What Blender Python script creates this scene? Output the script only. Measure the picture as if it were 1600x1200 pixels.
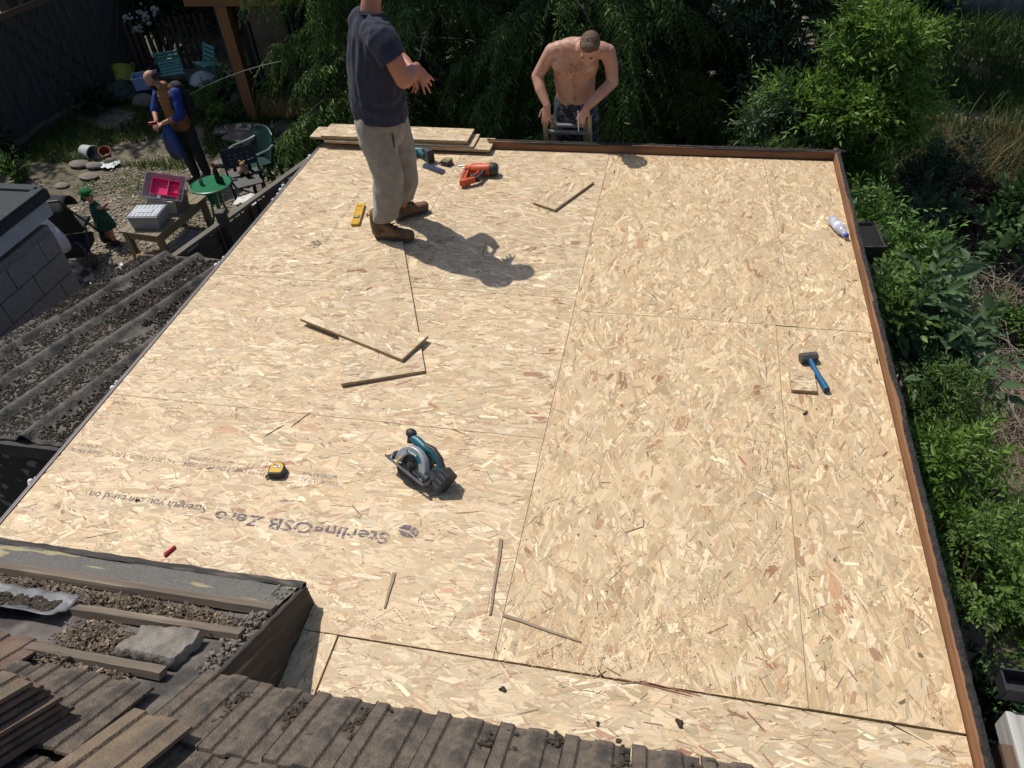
import bpy, bmesh, math, random
import numpy as np
from mathutils import Vector, Matrix, Euler

for o in list(bpy.data.objects):
    bpy.data.objects.remove(o, do_unlink=True)
scene = bpy.context.scene
COL = scene.collection

# ------------------------------------------------------------------ camera
cam_data = bpy.data.cameras.new('camera')
cam_data.sensor_width = 36.0
cam_data.lens = 26.91
cam_data.clip_start = 0.05
cam_data.clip_end = 400.0
cam = bpy.data.objects.new('camera', cam_data)
COL.objects.link(cam)
cam.matrix_world = Matrix(((0.97897, -0.08915, 0.18351, 0.0),
                           (0.19557, 0.66616, -0.71971, 0.0),
                           (-0.05809, 0.74047, 0.66958, 2.82),
                           (0, 0, 0, 1)))
scene.camera = cam

# ------------------------------------------------------------------ daylight
SUN_EL = math.radians(60.5)
SUN_AZ = math.atan2(-0.864, 0.503)            # measured from +Y towards +X
world = bpy.data.worlds.new('World')
scene.world = world
world.use_nodes = True
wn = world.node_tree.nodes
sky = wn.new('ShaderNodeTexSky')
sky.sky_type = 'NISHITA'
sky.sun_disc = False
sky.sun_elevation = SUN_EL
sky.sun_rotation = SUN_AZ
sky.dust_density = 1.5
wn['Background'].inputs['Strength'].default_value = 0.105
world.node_tree.links.new(sky.outputs[0], wn['Background'].inputs['Color'])
sun_data = bpy.data.lights.new('sun', 'SUN')
sun_data.energy = 4.0
sun_data.angle = math.radians(0.6)
sun_data.color = (1.0, 0.95, 0.87)
sun = bpy.data.objects.new('sun', sun_data)
COL.objects.link(sun)
sdir = Vector((math.sin(SUN_AZ) * math.cos(SUN_EL), math.cos(SUN_AZ) * math.cos(SUN_EL), math.sin(SUN_EL)))
sun.rotation_euler = sdir.to_track_quat('Z', 'Y').to_euler()
sun.location = (-6, 4, 12)

vs = scene.view_settings
scene.display_settings.display_device = 'sRGB'
vs.view_transform = 'Standard'
vs.look = 'None'
vs.exposure = 0.0
vs.gamma = 1.0
vs.use_curve_mapping = False
scene.render.engine = 'CYCLES'
scene.cycles.max_bounces = 6
scene.cycles.transparent_max_bounces = 8
scene.cycles.use_denoising = True

GZ = -2.5                                     # garden level; the new roof deck is z = 0

# ------------------------------------------------------------------ helpers
def srgb(r, g, b):
    def f(c):
        c /= 255.0
        return c / 12.92 if c <= 0.04045 else ((c + 0.055) / 1.055) ** 2.4
    return (f(r), f(g), f(b))

def tag(o, label=None, cat=None, group=None, kind=None):
    if label: o['label'] = label
    if cat: o['category'] = cat
    if group: o['group'] = group
    if kind: o['kind'] = kind
    return o

def thing(name, label, cat, loc=(0, 0, 0), rz=0.0, group=None, rot=None):
    o = bpy.data.objects.new(name, None)
    o.empty_display_size = 0.1
    COL.objects.link(o)
    o.location = loc
    o.rotation_euler = rot if rot else (0, 0, rz)
    return tag(o, label, cat, group)

def link(name, me, mat=None, parent=None, smooth=False):
    o = bpy.data.objects.new(name, me)
    COL.objects.link(o)
    if mat is not None and len(me.materials) == 0:
        me.materials.append(mat)
    if parent is not None:
        o.parent = parent
    if smooth:
        me.polygons.foreach_set('use_smooth', [True] * len(me.polygons))
    return o

def fast_mesh(name, V, F, tint=None, uv=None):
    """V (n,3), F (m,k) all faces with k corners; tint (m,3) per face; uv (m*k,2)"""
    V = np.asarray(V, np.float32); F = np.asarray(F, np.int32)
    m, k = F.shape
    me = bpy.data.meshes.new(name)
    me.vertices.add(len(V)); me.vertices.foreach_set('co', V.ravel())
    me.loops.add(m * k); me.loops.foreach_set('vertex_index', F.ravel())
    me.polygons.add(m)
    me.polygons.foreach_set('loop_start', np.arange(0, m * k, k, dtype=np.int32))
    me.polygons.foreach_set('loop_total', np.full(m, k, np.int32))
    if tint is not None:
        a = me.attributes.new('tint', 'FLOAT_COLOR', 'FACE')
        c = np.ones((m, 4), np.float32); c[:, :3] = tint
        a.data.foreach_set('color', c.ravel())
    if uv is not None:
        l = me.uv_layers.new(name='uv')
        l.data.foreach_set('uv', np.asarray(uv, np.float32).ravel())
    me.update(calc_edges=True)
    return me

class MB:
    """collects shapes, build() links them as one mesh object"""
    def __init__(self): self.v = []; self.f = []
    def _add(self, vs, fs, M=None):
        n = len(self.v)
        if M is not None: vs = [M @ Vector(p) for p in vs]
        self.v += [tuple(p) for p in vs]
        self.f += [tuple(i + n for i in f) for f in fs]
        return self
    def box(self, c, s, rot=None, taper=1.0):
        x, y, z = s[0] / 2, s[1] / 2, s[2] / 2
        vs = [(-x, -y, -z), (x, -y, -z), (x, y, -z), (-x, y, -z),
              (-x * taper, -y * taper, z), (x * taper, -y * taper, z), (x * taper, y * taper, z), (-x * taper, y * taper, z)]
        M = Matrix.Translation(c)
        if rot is not None:
            M = M @ (rot.to_4x4() if isinstance(rot, Matrix) else Euler(rot).to_matrix().to_4x4())
        return self._add(vs, [(0, 3, 2, 1), (4, 5, 6, 7), (0, 1, 5, 4), (1, 2, 6, 5), (2, 3, 7, 6), (3, 0, 4, 7)], M)
    def bar(self, a, b, w, h, up=(0, 0, 1)):
        a, b = Vector(a), Vector(b); d = (b - a); L = d.length; d.normalize()
        u = Vector(up); s = d.cross(u)
        if s.length < 1e-4: s = d.cross(Vector((1, 0, 0)))
        s.normalize(); t = s.cross(d).normalized()
        R = Matrix((s, d, t)).transposed()
        return self.box((a + b) / 2, (w, L, h), R)
    def prism(self, poly, h, M=None, z0=0.0):
        n = len(poly)
        vs = [(p[0], p[1], z0) for p in poly] + [(p[0], p[1], z0 + h) for p in poly]
        fs = [tuple(range(n - 1, -1, -1)), tuple(range(n, 2 * n))]
        fs += [(i, (i + 1) % n, n + (i + 1) % n, n + i) for i in range(n)]
        return self._add(vs, fs, M)
    def tube(self, path, rad, n=8, side=None, cap=True, M=None):
        """rad: number, or per point number / (a,b) where a is along `side`"""
        P = [Vector(p) for p in path]; k = len(P)
        if not isinstance(rad, (list, tuple)): rad = [rad] * k
        vs = []; fs = []; prev = Vector(side) if side is not None else None
        for i in range(k):
            d = (P[min(i + 1, k - 1)] - P[max(i - 1, 0)])
            if d.length < 1e-9: d = Vector((0, 0, 1))
            d.normalize()
            if prev is None:
                prev = Vector((1, 0, 0)) if abs(d.x) < 0.8 else Vector((0, 1, 0))
            ref = Vector(side) if side is not None else prev
            s = ref - d * ref.dot(d)
            if s.length < 1e-5: s = d.orthogonal()
            s.normalize(); t = d.cross(s); prev = s
            r = rad[i]; ra, rb = (r if isinstance(r, (tuple, list)) else (r, r))
            for j in range(n):
                a = 2 * math.pi * j / n
                vs.append(P[i] + s * (ra * math.cos(a)) + t * (rb * math.sin(a)))
        for i in range(k - 1):
            for j in range(n):
                fs.append((i * n + j, i * n + (j + 1) % n, (i + 1) * n + (j + 1) % n, (i + 1) * n + j))
        if cap:
            fs.append(tuple(range(n - 1, -1, -1))); fs.append(tuple(range((k - 1) * n, k * n)))
        return self._add(vs, fs, M)
    def ball(self, c, r, n=10, m=7, M=None):
        r = r if isinstance(r, (tuple, list)) else (r, r, r)
        vs = [(c[0], c[1], c[2] - r[2])]
        for i in range(1, m):
            a = -math.pi / 2 + math.pi * i / m
            for j in range(n):
                b = 2 * math.pi * j / n
                vs.append((c[0] + r[0] * math.cos(a) * math.cos(b), c[1] + r[1] * math.cos(a) * math.sin(b), c[2] + r[2] * math.sin(a)))
        vs.append((c[0], c[1], c[2] + r[2]))
        fs = [(0, 1 + (j + 1) % n, 1 + j) for j in range(n)]
        for i in range(m - 2):
            for j in range(n):
                fs.append((1 + i * n + j, 1 + i * n + (j + 1) % n, 1 + (i + 1) * n + (j + 1) % n, 1 + (i + 1) * n + j))
        t = len(vs) - 1; b = 1 + (m - 2) * n
        fs += [(b + j, b + (j + 1) % n, t) for j in range(n)]
        return self._add(vs, fs, M)
    def lathe(self, prof, n=20, M=None, cap=True):
        vs = []; fs = []; k = len(prof)
        for r, z in prof:
            for j in range(n):
                a = 2 * math.pi * j / n
                vs.append((max(r, 1e-5) * math.cos(a), max(r, 1e-5) * math.sin(a), z))
        for i in range(k - 1):
            for j in range(n):
                fs.append((i * n + j, i * n + (j + 1) % n, (i + 1) * n + (j + 1) % n, (i + 1) * n + j))
        if cap:
            fs.append(tuple(range(n - 1, -1, -1))); fs.append(tuple(range((k - 1) * n, k * n)))
        return self._add(vs, fs, M)
    def grid(self, fn, nu, nv, M=None, close_u=False):
        vs = [fn(i / (nu - 1), j / (nv - 1)) for j in range(nv) for i in range(nu)]
        fs = [(j * nu + i, j * nu + i + 1, (j + 1) * nu + i + 1, (j + 1) * nu + i) for j in range(nv - 1) for i in range(nu - 1)]
        return self._add(vs, fs, M)
    def mesh(self, name):
        me = bpy.data.meshes.new(name); me.from_pydata(self.v, [], self.f); me.update(); return me
    def build(self, name, mat, parent=None, smooth=False, bevel=0.0, solid=0.0, sub=0, angle=None):
        me = self.mesh(name)
        o = link(name, me, mat, parent, smooth)
        if smooth and angle is None: angle = 40
        if solid:
            s = o.modifiers.new('solid', 'SOLIDIFY'); s.thickness = solid; s.offset = 0
        if bevel:
            b = o.modifiers.new('bevel', 'BEVEL'); b.width = bevel; b.segments = 2; b.limit_method = 'ANGLE'; b.angle_limit = math.radians(35)
        if sub:
            s = o.modifiers.new('sub', 'SUBSURF'); s.levels = sub; s.render_levels = sub
        elif smooth and angle:
            me.set_sharp_from_angle(angle=math.radians(angle))
        return o

def copy_tree(o, parent=None):
    c = o.copy(); COL.objects.link(c); c.parent = parent
    for ch in list(o.children): copy_tree(ch, c)
    return c

# ------------------------------------------------------------------ materials
MATS = {}
def mat(name, c1, c2=None, rough=0.7, scale=12.0, detail=4.0, bump=0.0, bscale=60.0, spec=0.4, metal=0.0,
        stretch=(1, 1, 1), coord='Object', contrast=(0.35, 0.65), c3=None, scale3=3.0, con3=(0.55, 0.62), attr=False,
        alpha=1.0, trans=0.0, subsurf=0.0, sheen=0.0, translucent=0.0, rvar=0.0, bdist=0.01):
    if name in MATS: return MATS[name]
    m = bpy.data.materials.new(name); m.use_nodes = True; MATS[name] = m
    nt = m.node_tree; N = nt.nodes; L = nt.links
    b = N['Principled BSDF']
    b.inputs['Roughness'].default_value = rough
    b.inputs['Metallic'].default_value = metal
    b.inputs['Specular IOR Level'].default_value = spec
    if trans: b.inputs['Transmission Weight'].default_value = trans
    if alpha < 1: b.inputs['Alpha'].default_value = alpha
    if subsurf:
        b.inputs['Subsurface Weight'].default_value = subsurf
        b.inputs['Subsurface Radius'].default_value = (0.6, 0.25, 0.12); b.inputs['Subsurface Scale'].default_value = 0.02
    if sheen: b.inputs['Sheen Weight'].default_value = sheen
    tc = N.new('ShaderNodeTexCoord'); mp = N.new('ShaderNodeMapping')
    mp.inputs['Scale'].default_value = stretch
    L.new(tc.outputs[coord], mp.inputs['Vector'])
    c2 = c2 or tuple(x * 0.72 for x in c1)
    def noise(sc, lo, hi, det=detail):
        n = N.new('ShaderNodeTexNoise'); n.inputs['Scale'].default_value = sc; n.inputs['Detail'].default_value = det
        L.new(mp.outputs[0], n.inputs['Vector'])
        r = N.new('ShaderNodeMapRange'); r.inputs['From Min'].default_value = lo; r.inputs['From Max'].default_value = hi
        L.new(n.outputs[0], r.inputs['Value'])
        return r.outputs[0], n.outputs[0]
    fac, raw = noise(scale, *contrast)
    mx = N.new('ShaderNodeMix'); mx.data_type = 'RGBA'
    mx.inputs[6].default_value = (*c1, 1); mx.inputs[7].default_value = (*c2, 1)
    L.new(fac, mx.inputs[0]); out = mx.outputs[2]
    if c3:
        f3, _ = noise(scale3, *con3)
        m3 = N.new('ShaderNodeMix'); m3.data_type = 'RGBA'
        L.new(f3, m3.inputs[0]); L.new(out, m3.inputs[6]); m3.inputs[7].default_value = (*c3, 1); out = m3.outputs[2]
    if attr:
        at = N.new('ShaderNodeAttribute'); at.attribute_name = 'tint'
        ma = N.new('ShaderNodeMix'); ma.data_type = 'RGBA'; ma.blend_type = 'MULTIPLY'; ma.inputs[0].default_value = 1.0
        L.new(out, ma.inputs[6]); L.new(at.outputs['Color'], ma.inputs[7]); out = ma.outputs[2]
    L.new(out, b.inputs['Base Color'])
    if rvar:
        mr = N.new('ShaderNodeMapRange'); mr.inputs['To Min'].default_value = rough - rvar; mr.inputs['To Max'].default_value = rough + rvar
        L.new(raw, mr.inputs['Value']); L.new(mr.outputs[0], b.inputs['Roughness'])
    if bump:
        n = N.new('ShaderNodeTexNoise'); n.inputs['Scale'].default_value = bscale; n.inputs['Detail'].default_value = 5
        L.new(mp.outputs[0], n.inputs['Vector'])
        bp = N.new('ShaderNodeBump'); bp.inputs['Strength'].default_value = bump; bp.inputs['Distance'].default_value = bdist
        L.new(n.outputs[0], bp.inputs['Height']); L.new(bp.outputs[0], b.inputs['Normal'])
    if translucent:
        tr = N.new('ShaderNodeBsdfTranslucent'); L.new(out, tr.inputs['Color'])
        ms = N.new('ShaderNodeMixShader'); ms.inputs[0].default_value = translucent
        L.new(b.outputs[0], ms.inputs[1]); L.new(tr.outputs[0], ms.inputs[2])
        L.new(ms.outputs[0], N['Material Output'].inputs['Surface'])
    return m

def wood(name, c1, c2, axis=1, grain=40.0, **kw):
    st = [grain / 10] * 3; st[axis] = grain / 160
    kw.setdefault('rough', 0.75); kw.setdefault('bump', 0.3); kw.setdefault('bscale', 12)
    return mat(name, c1, c2, scale=10, stretch=tuple(st), contrast=(0.3, 0.7), **kw)

RNG = np.random.default_rng(11)
random.seed(5)

# ------------------------------------------------------------------ oriented strand board
def osb_material():
    m = bpy.data.materials.new('osb_strands'); m.use_nodes = True
    N = m.node_tree.nodes; L = m.node_tree.links; b = N['Principled BSDF']
    at = N.new('ShaderNodeAttribute'); at.attribute_name = 'tint'
    uv = N.new('ShaderNodeUVMap'); uv.uv_map = 'uv'
    mp = N.new('ShaderNodeMapping'); mp.inputs['Scale'].default_value = (9, 190, 1)
    L.new(uv.outputs[0], mp.inputs['Vector'])
    n = N.new('ShaderNodeTexNoise'); n.inputs['Scale'].default_value = 1.0; n.inputs['Detail'].default_value = 3
    L.new(mp.outputs[0], n.inputs['Vector'])
    r = N.new('ShaderNodeMapRange'); r.inputs['From Min'].default_value = 0.3; r.inputs['From Max'].default_value = 0.7
    r.inputs['To Min'].default_value = 0.80; r.inputs['To Max'].default_value = 1.12
    L.new(n.outputs[0], r.inputs['Value'])
    # trodden dust and resin: slow variation over the boards
    tc = N.new('ShaderNodeTexCoord')
    n2 = N.new('ShaderNodeTexNoise'); n2.inputs['Scale'].default_value = 1.7; n2.inputs['Detail'].default_value = 5
    L.new(tc.outputs['Object'], n2.inputs['Vector'])
    r2 = N.new('ShaderNodeMapRange'); r2.inputs['From Min'].default_value = 0.35; r2.inputs['From Max'].default_value = 0.7
    r2.inputs['To Min'].default_value = 0.0; r2.inputs['To Max'].default_value = 0.34
    L.new(n2.outputs[0], r2.inputs['Value'])
    mul = N.new('ShaderNodeVectorMath'); mul.operation = 'SCALE'
    L.new(at.outputs['Vector'], mul.inputs[0]); L.new(r.outputs[0], mul.inputs['Scale'])
    mx = N.new('ShaderNodeMix'); mx.data_type = 'RGBA'
    L.new(r2.outputs[0], mx.inputs[0]); L.new(mul.outputs[0], mx.inputs[6]); mx.inputs[7].default_value = (0.52, 0.39, 0.24, 1)
    L.new(mx.outputs[2], b.inputs['Base Color'])
    b.inputs['Roughness'].default_value = 0.55; b.inputs['Specular IOR Level'].default_value = 0.35
    return m
OSB = osb_material()
OSB_CORE = mat('osb_core', (0.42, 0.30, 0.17), (0.58, 0.45, 0.28), scale=55, detail=6, rough=0.8, bump=0.4, bscale=90)
OSB_EDGE = mat('osb_cut_edge', (0.30, 0.20, 0.11), (0.50, 0.36, 0.20), scale=40, stretch=(1, 1, 5), rough=0.85, bump=0.5, bscale=80)

PAL = 0.86 * np.array([(0.76, 0.60, 0.39), (0.66, 0.50, 0.31), (0.60, 0.445, 0.265), (0.54, 0.40, 0.23), (0.70, 0.56, 0.37),
                (0.61, 0.43, 0.275), (0.54, 0.44, 0.28), (0.60, 0.49, 0.32), (0.48, 0.285, 0.165), (0.35, 0.165, 0.092), (0.83, 0.69, 0.49)])
PALW = np.array([0.15, 0.17, 0.16, 0.14, 0.12, 0.08, 0.06, 0.06, 0.032, 0.010, 0.09]); PALW /= PALW.sum()

def strands(xl0, xl1, xr0, xr1, y0, y1, along, seed, dens=1.0, pink=0.0, zoff=0.0):
    """mesh of overlapping wood strands on the quad whose left edge runs xl0..xl1 and right edge xr0..xr1 from y0 to y1"""
    g = np.random.default_rng(seed)
    W = max(xr0, xr1) - min(xl0, xl1); H = y1 - y0; A = W * H
    sets = [(0.150, 0.048, 560), (0.135, 0.038, 560), (0.105, 0.024, 720), (0.075, 0.011, 1100), (0.045, 0.0045, 1300), (0.060, 0.0024, 620)]
    allV = []; allT = []; allU = []
    tot = 0
    for li, (Lm, Wm, dn) in enumerate(sets):
        n = int(dn * A * dens)
        if n < 1: continue
        cx = g.uniform(min(xl0, xl1) - .02, max(xr0, xr1) + .02, n); cy = g.uniform(y0 - .02, y1 + .02, n)
        Ln = np.clip(Lm * np.exp(g.normal(0, 0.36, n)), 0.015, 0.23); Wn = np.clip(Wm * np.exp(g.normal(0, 0.5, n)), 0.001, 0.075)
        ang = g.normal(0, 0.42 if along == 'x' else 0.55, n) + (0 if along == 'x' else math.pi / 2)
        if li == 5: cx = np.clip(cx, min(xl0, xl1) + .07, max(xr0, xr1) - .07); cy = np.clip(cy, y0 + .06, y1 - .06)
        rnd = g.random(n) < 0.13
        ang[rnd] = g.uniform(0, math.pi, rnd.sum())
        l = Ln / 2; w = Wn / 2
        s1, s2 = g.uniform(.72, 1.0, n), g.uniform(.72, 1.0, n); k1, k2 = g.uniform(-.35, .35, n), g.uniform(-.35, .35, n)
        lx = np.stack([-l, -l * g.uniform(.6, 1, n), l * s1, l, l * s2, -l * (.6 + .4 * s1)], 1)
        ly = np.stack([w * k1, -w, -w * g.uniform(.7, 1, n), w * k2, w, w * g.uniform(.6, 1, n)], 1)
        c, s = np.cos(ang)[:, None], np.sin(ang)[:, None]
        X = cx[:, None] + lx * c - ly * s; Y = cy[:, None] + lx * s + ly * c
        Y = np.clip(Y, y0, y1); t = (Y - y0) / H
        X = np.clip(X, xl0 + (xl1 - xl0) * t, xr0 + (xr1 - xr0) * t)
        base = (0, 0.0002, 0.0004, 0.0006, 0.0007, 0.0006)[li]
        Z = (zoff + base + g.uniform(0, 0.0009, n))[:, None] + np.zeros((1, 6))
        allV.append(np.stack([X, Y, Z], 2).reshape(-1, 3))
        idx = g.choice(len(PAL), n, p=PALW)
        col = PAL[idx] * np.exp(g.normal(0, 0.13, n))[:, None]
        if pink: col = col * np.array([1 + .085 * pink, 1 + .05 * pink, 1 + .02 * pink])  # pinker, brighter tint paints glare onto the left sheets
        else: col = col * np.array([1.045, 1.0, .93])
        if li == 5: col = np.array([0.20, 0.12, 0.065]) * np.exp(g.normal(0, 0.45, n))[:, None]  # thin dark slivers paint the shadow gaps between strands
        allT.append(col)
        off = g.uniform(0, 9, (n, 1, 2))
        allU.append((np.stack([lx, ly], 2) + off).reshape(-1, 2)); tot += n
    V = np.concatenate(allV); T = np.clip(np.concatenate(allT), 0.02, 0.9); U = np.concatenate(allU)
    F = np.arange(tot * 6).reshape(-1, 6)
    return fast_mesh('strands', V, F, T, U)

SHEET_T = 0.018
def osb_sheet(name, parent, x0, x1, y0, y1, along, seed, xl1=None, xr1=None, dens=1.0, pink=0.0, gap=0.0025, drop=0.0):
    xl1 = x0 if xl1 is None else xl1; xr1 = x1 if xr1 is None else xr1
    cx, cy = (x0 + x1) / 2, (y0 + y1) / 2
    m = MB()
    q = [(x0 + gap, y0 + gap), (x1 - gap, y0 + gap), (xr1 - gap, y1 - gap), (xl1 + gap, y1 - gap)]
    m.prism([(p[0] - cx, p[1] - cy) for p in q], SHEET_T, z0=-SHEET_T)
    o = m.build(name, OSB_CORE, parent)
    o.location = (cx, cy, -drop)
    me = strands(x0 + gap - cx, xl1 + gap - cx, x1 - gap - cx, xr1 - gap - cx, y0 + gap - cy, y1 - gap - cy, along, seed, dens, pink, 0.0004)
    s = link('strands', me, OSB, o); s['kind'] = 'stuff'
    return o
from mathutils import noise as mnoise
def nz(x, y=0.0, z=0.0): return mnoise.noise(Vector((x, y, z)))

# ================================================================== ground
def ground_mat():
    m = bpy.data.materials.new('garden_soil'); m.use_nodes = True
    N = m.node_tree.nodes; L = m.node_tree.links; b = N['Principled BSDF']
    tc = N.new('ShaderNodeTexCoord')
    def nn(s, d=5):
        n = N.new('ShaderNodeTexNoise'); n.inputs['Scale'].default_value = s; n.inputs['Detail'].default_value = d
        L.new(tc.outputs['Object'], n.inputs['Vector']); return n
    a, c = nn(0.55), nn(9.0, 8)
    def ramp(src, lo, hi, c0, c1):
        r = N.new('ShaderNodeValToRGB'); r.color_ramp.elements[0].position = lo; r.color_ramp.elements[1].position = hi
        r.color_ramp.elements[0].color = (*c0, 1); r.color_ramp.elements[1].color = (*c1, 1)
        L.new(src.outputs[0], r.inputs[0]); return r
    r1 = ramp(c, 0.3, 0.75, (0.085, 0.068, 0.048), (0.24, 0.20, 0.15))
    r2 = ramp(c, 0.3, 0.7, (0.05, 0.055, 0.025), (0.11, 0.10, 0.055))
    r3 = ramp(a, 0.42, 0.6, (0, 0, 0), (1, 1, 1))
    mx = N.new('ShaderNodeMix'); mx.data_type = 'RGBA'
    L.new(r3.outputs[0], mx.inputs[0]); L.new(r1.outputs[0], mx.inputs[6]); L.new(r2.outputs[0], mx.inputs[7])
    L.new(mx.outputs[2], b.inputs['Base Color']); b.inputs['Roughness'].default_value = 0.95
    bp = N.new('ShaderNodeBump'); bp.inputs['Strength'].default_value = 0.6; bp.inputs['Distance'].default_value = 0.03
    L.new(c.outputs[0], bp.inputs['Height']); L.new(bp.outputs[0], b.inputs['Normal'])
    return m
g = MB()
def gfn(u, v):
    x, y = -70 + 140 * u, -40 + 140 * v
    return (x, y, GZ + 0.05 * nz(x * .3, y * .3) * (1 if -20 < x < 10 and 3 < y < 25 else 0))
g.grid(gfn, 281, 281)
tag(g.build('ground', ground_mat(), smooth=True, angle=180), 'bare earth and rough garden ground', kind='structure')

# ================================================================== the flat roof being boarded
roof = thing('flat_roof_extension', 'flat roof extension freshly decked with pale strand board sheets', 'building', (0, 0, 0))
XL, XM, XR, XE = -3.02, -0.53, 0.655, 1.185
YB = 5.87
SH = [  # x0,x1,y0,y1,along,xl1,xr1,pink
    (XL, -1.181, 0.80, 1.432, 'y', None, None, 1.0),
    (-1.177, XE, 0.80, 1.429, 'x', None, None, 0.2),
    (XL, XM, 1.433, 2.645, 'x', None, None, 1.0),
    (XL, XM, 2.645, 3.86, 'x', None, None, 0.8),
    (XL, -1.748, 3.86, YB, 'x', None, None, 0.6),
    (-1.748, XM, 3.86, YB, 'x', None, None, 0.3),
    (XM, XR, 1.434, 3.735, 'y', None, None, 0.0),
    (XM, 0.775, 3.735, YB, 'y', None, 0.668, 0.0),
    (XR, XE, 1.436, 3.728, 'y', None, None, 0.0),
    (0.775, XE, 3.729, YB, 'y', 0.668, None, 0.0),
]
sheets = []
for i, (x0, x1, y0, y1, al, xl1, xr1, pk) in enumerate(SH):
    sheets.append(osb_sheet('osb_sheet', roof, x0, x1, y0, y1, al, 100 + i, xl1, xr1, pink=pk,
                            gap=0.0024 if i in (0, 1) else 0.0013))

BRICKW = mat('rendered_wall', (0.16, 0.14, 0.12), (0.10, 0.09, 0.08), scale=6, rough=0.95, bump=0.5)
MB().box((-0.9, 3.35, -1.29), (4.18, 5.05, 2.42)).build('wall', BRICKW, roof)
MB().box((-0.9, 3.35, -0.05), (4.20, 5.06, 0.058)).build('joist_deck', mat('dark_joist', (0.05, 0.04, 0.03)), roof)

KERB_T = wood('kerb_timber', (0.30, 0.145, 0.062), (0.16, 0.075, 0.034), axis=1, grain=30, c3=(0.035, 0.028, 0.024), scale3=2.2, con3=(0.56, 0.60))
KERB_TX = wood('kerb_timber_back', (0.26, 0.12, 0.052), (0.13, 0.06, 0.028), axis=0, grain=30, c3=(0.03, 0.025, 0.022), scale3=2.2, con3=(0.52, 0.57))
FELT = mat('old_bitumen_felt', (0.020, 0.018, 0.017), (0.052, 0.046, 0.041), scale=30, detail=8, rough=0.85, bump=0.9, bscale=70, contrast=(0.4, 0.75), bdist=0.02)
k = MB().box((1.2045, 3.38, 0.008), (0.034, 5.16, 0.108)).build('upstand', KERB_T, roof, bevel=0.004)
k = MB().box((-0.1545, 5.899, 0.012), (2.77, 0.045, 0.116)).build('upstand', KERB_TX, roof, bevel=0.004)
MB().box((-2.30, 5.899, -0.02), (1.45, 0.045, 0.08)).build('upstand', KERB_TX, roof, bevel=0.004)
def felt_strip(along, a0, a1, inner, top, seed):
    m = MB(); n = 240
    prof = [(0.0, 0.0), (0.002, 0.006), (0.014, 0.008), (0.026, 0.006), (0.034, -0.012), (0.036, -0.03), (0.034, -0.06)]
    def fn(u, v):
        a = a0 + (a1 - a0) * u; i = v * (len(prof) - 1); j = min(int(i), len(prof) - 2); t = i - j
        o = prof[j][0] * (1 - t) + prof[j + 1][0] * t; h = prof[j][1] * (1 - t) + prof[j + 1][1] * t
        w = 0.006 * nz(a * 5 + seed, 1) + 0.002 * nz(a * 41, seed) + 0.002 * nz(a * 90, seed)
        if v < 0.5: o += w + 0.012 * max(0, nz(a * 2.1 + seed, 5))
        h += 0.004 * nz(a * 19, v * 4 + seed) + 0.003 * nz(a * 60, v * 9)
        o += 0.004 * nz(a * 23, v * 6 + seed)
        return (inner + o, a, top + h) if along == 'y' else (a, inner + o, top + h)
    m.grid(fn, n, 13)
    return m.build('felt_capping', FELT, roof, smooth=True, angle=80)
felt_strip('y', 0.82, 3.95, 1.197, 0.061, 3.0)
felt_strip('y', 3.90, 5.96, 1.199, 0.060, 8.0)
felt_strip('x', -1.55, 1.262, 5.886, 0.068, 5.0)
felt_strip('x', -2.98, -1.57, 5.886, 0.016, 9.0)
TRIM = mat('grey_edge_trim', (0.075, 0.058, 0.06), (0.14, 0.115, 0.12), scale=3, rough=0.5, spec=0.5, stretch=(8, 1, 8))
MB().box((-3.0345, 3.35, -0.045), (0.022, 5.03, 0.10)).build('edge_trim', TRIM, roof, bevel=0.003)
MB().box((-3.02225, 3.35, 0.0065), (0.003, 5.03, 0.004)).build('edge_bead', mat('light_bead', (0.45, 0.40, 0.38)), roof)
bl = mat('white_foam', (0.75, 0.74, 0.72), (0.6, 0.58, 0.55), rough=0.9, bump=0.5)
for y in (5.62, 5.12, 5.02, 4.90, 4.05, 3.98, 3.30, 2.72, 2.0):
    m = MB()
    for j in range(4):
        m.ball((-3.05 + random.uniform(-.008, .008), y + random.uniform(-.03, .03), -0.01 + random.uniform(-.012, .012)), random.uniform(.008, .017), 8, 5)
    m.build('foam_blob', bl, roof, smooth=True)

# printing on the boards --------------------------------------------------
def ink_mat(name, col, lo, hi):
    m = bpy.data.materials.new(name); m.use_nodes = True
    N = m.node_tree.nodes; L = m.node_tree.links; b = N['Principled BSDF']
    b.inputs['Base Color'].default_value = (*col, 1); b.inputs['Roughness'].default_value = 0.8
    tc = N.new('ShaderNodeTexCoord'); n = N.new('ShaderNodeTexNoise'); n.inputs['Scale'].default_value = 42; n.inputs['Detail'].default_value = 6
    L.new(tc.outputs['Object'], n.inputs['Vector'])
    r = N.new('ShaderNodeMapRange'); r.inputs['From Min'].default_value = lo; r.inputs['From Max'].default_value = hi
    L.new(n.outputs[0], r.inputs['Value'])
    t = N.new('ShaderNodeBsdfTransparent'); ms = N.new('ShaderNodeMixShader')
    L.new(r.outputs[0], ms.inputs[0]); L.new(t.outputs[0], ms.inputs[1]); L.new(b.outputs[0], ms.inputs[2])
    L.new(ms.outputs[0], N['Material Output'].inputs['Surface'])
    return m
INK = ink_mat('printed_ink', (0.105, 0.10, 0.14), 0.34, 0.64)
INK2 = ink_mat('faint_ink', (0.10, 0.09, 0.09), 0.42, 0.66)
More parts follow.
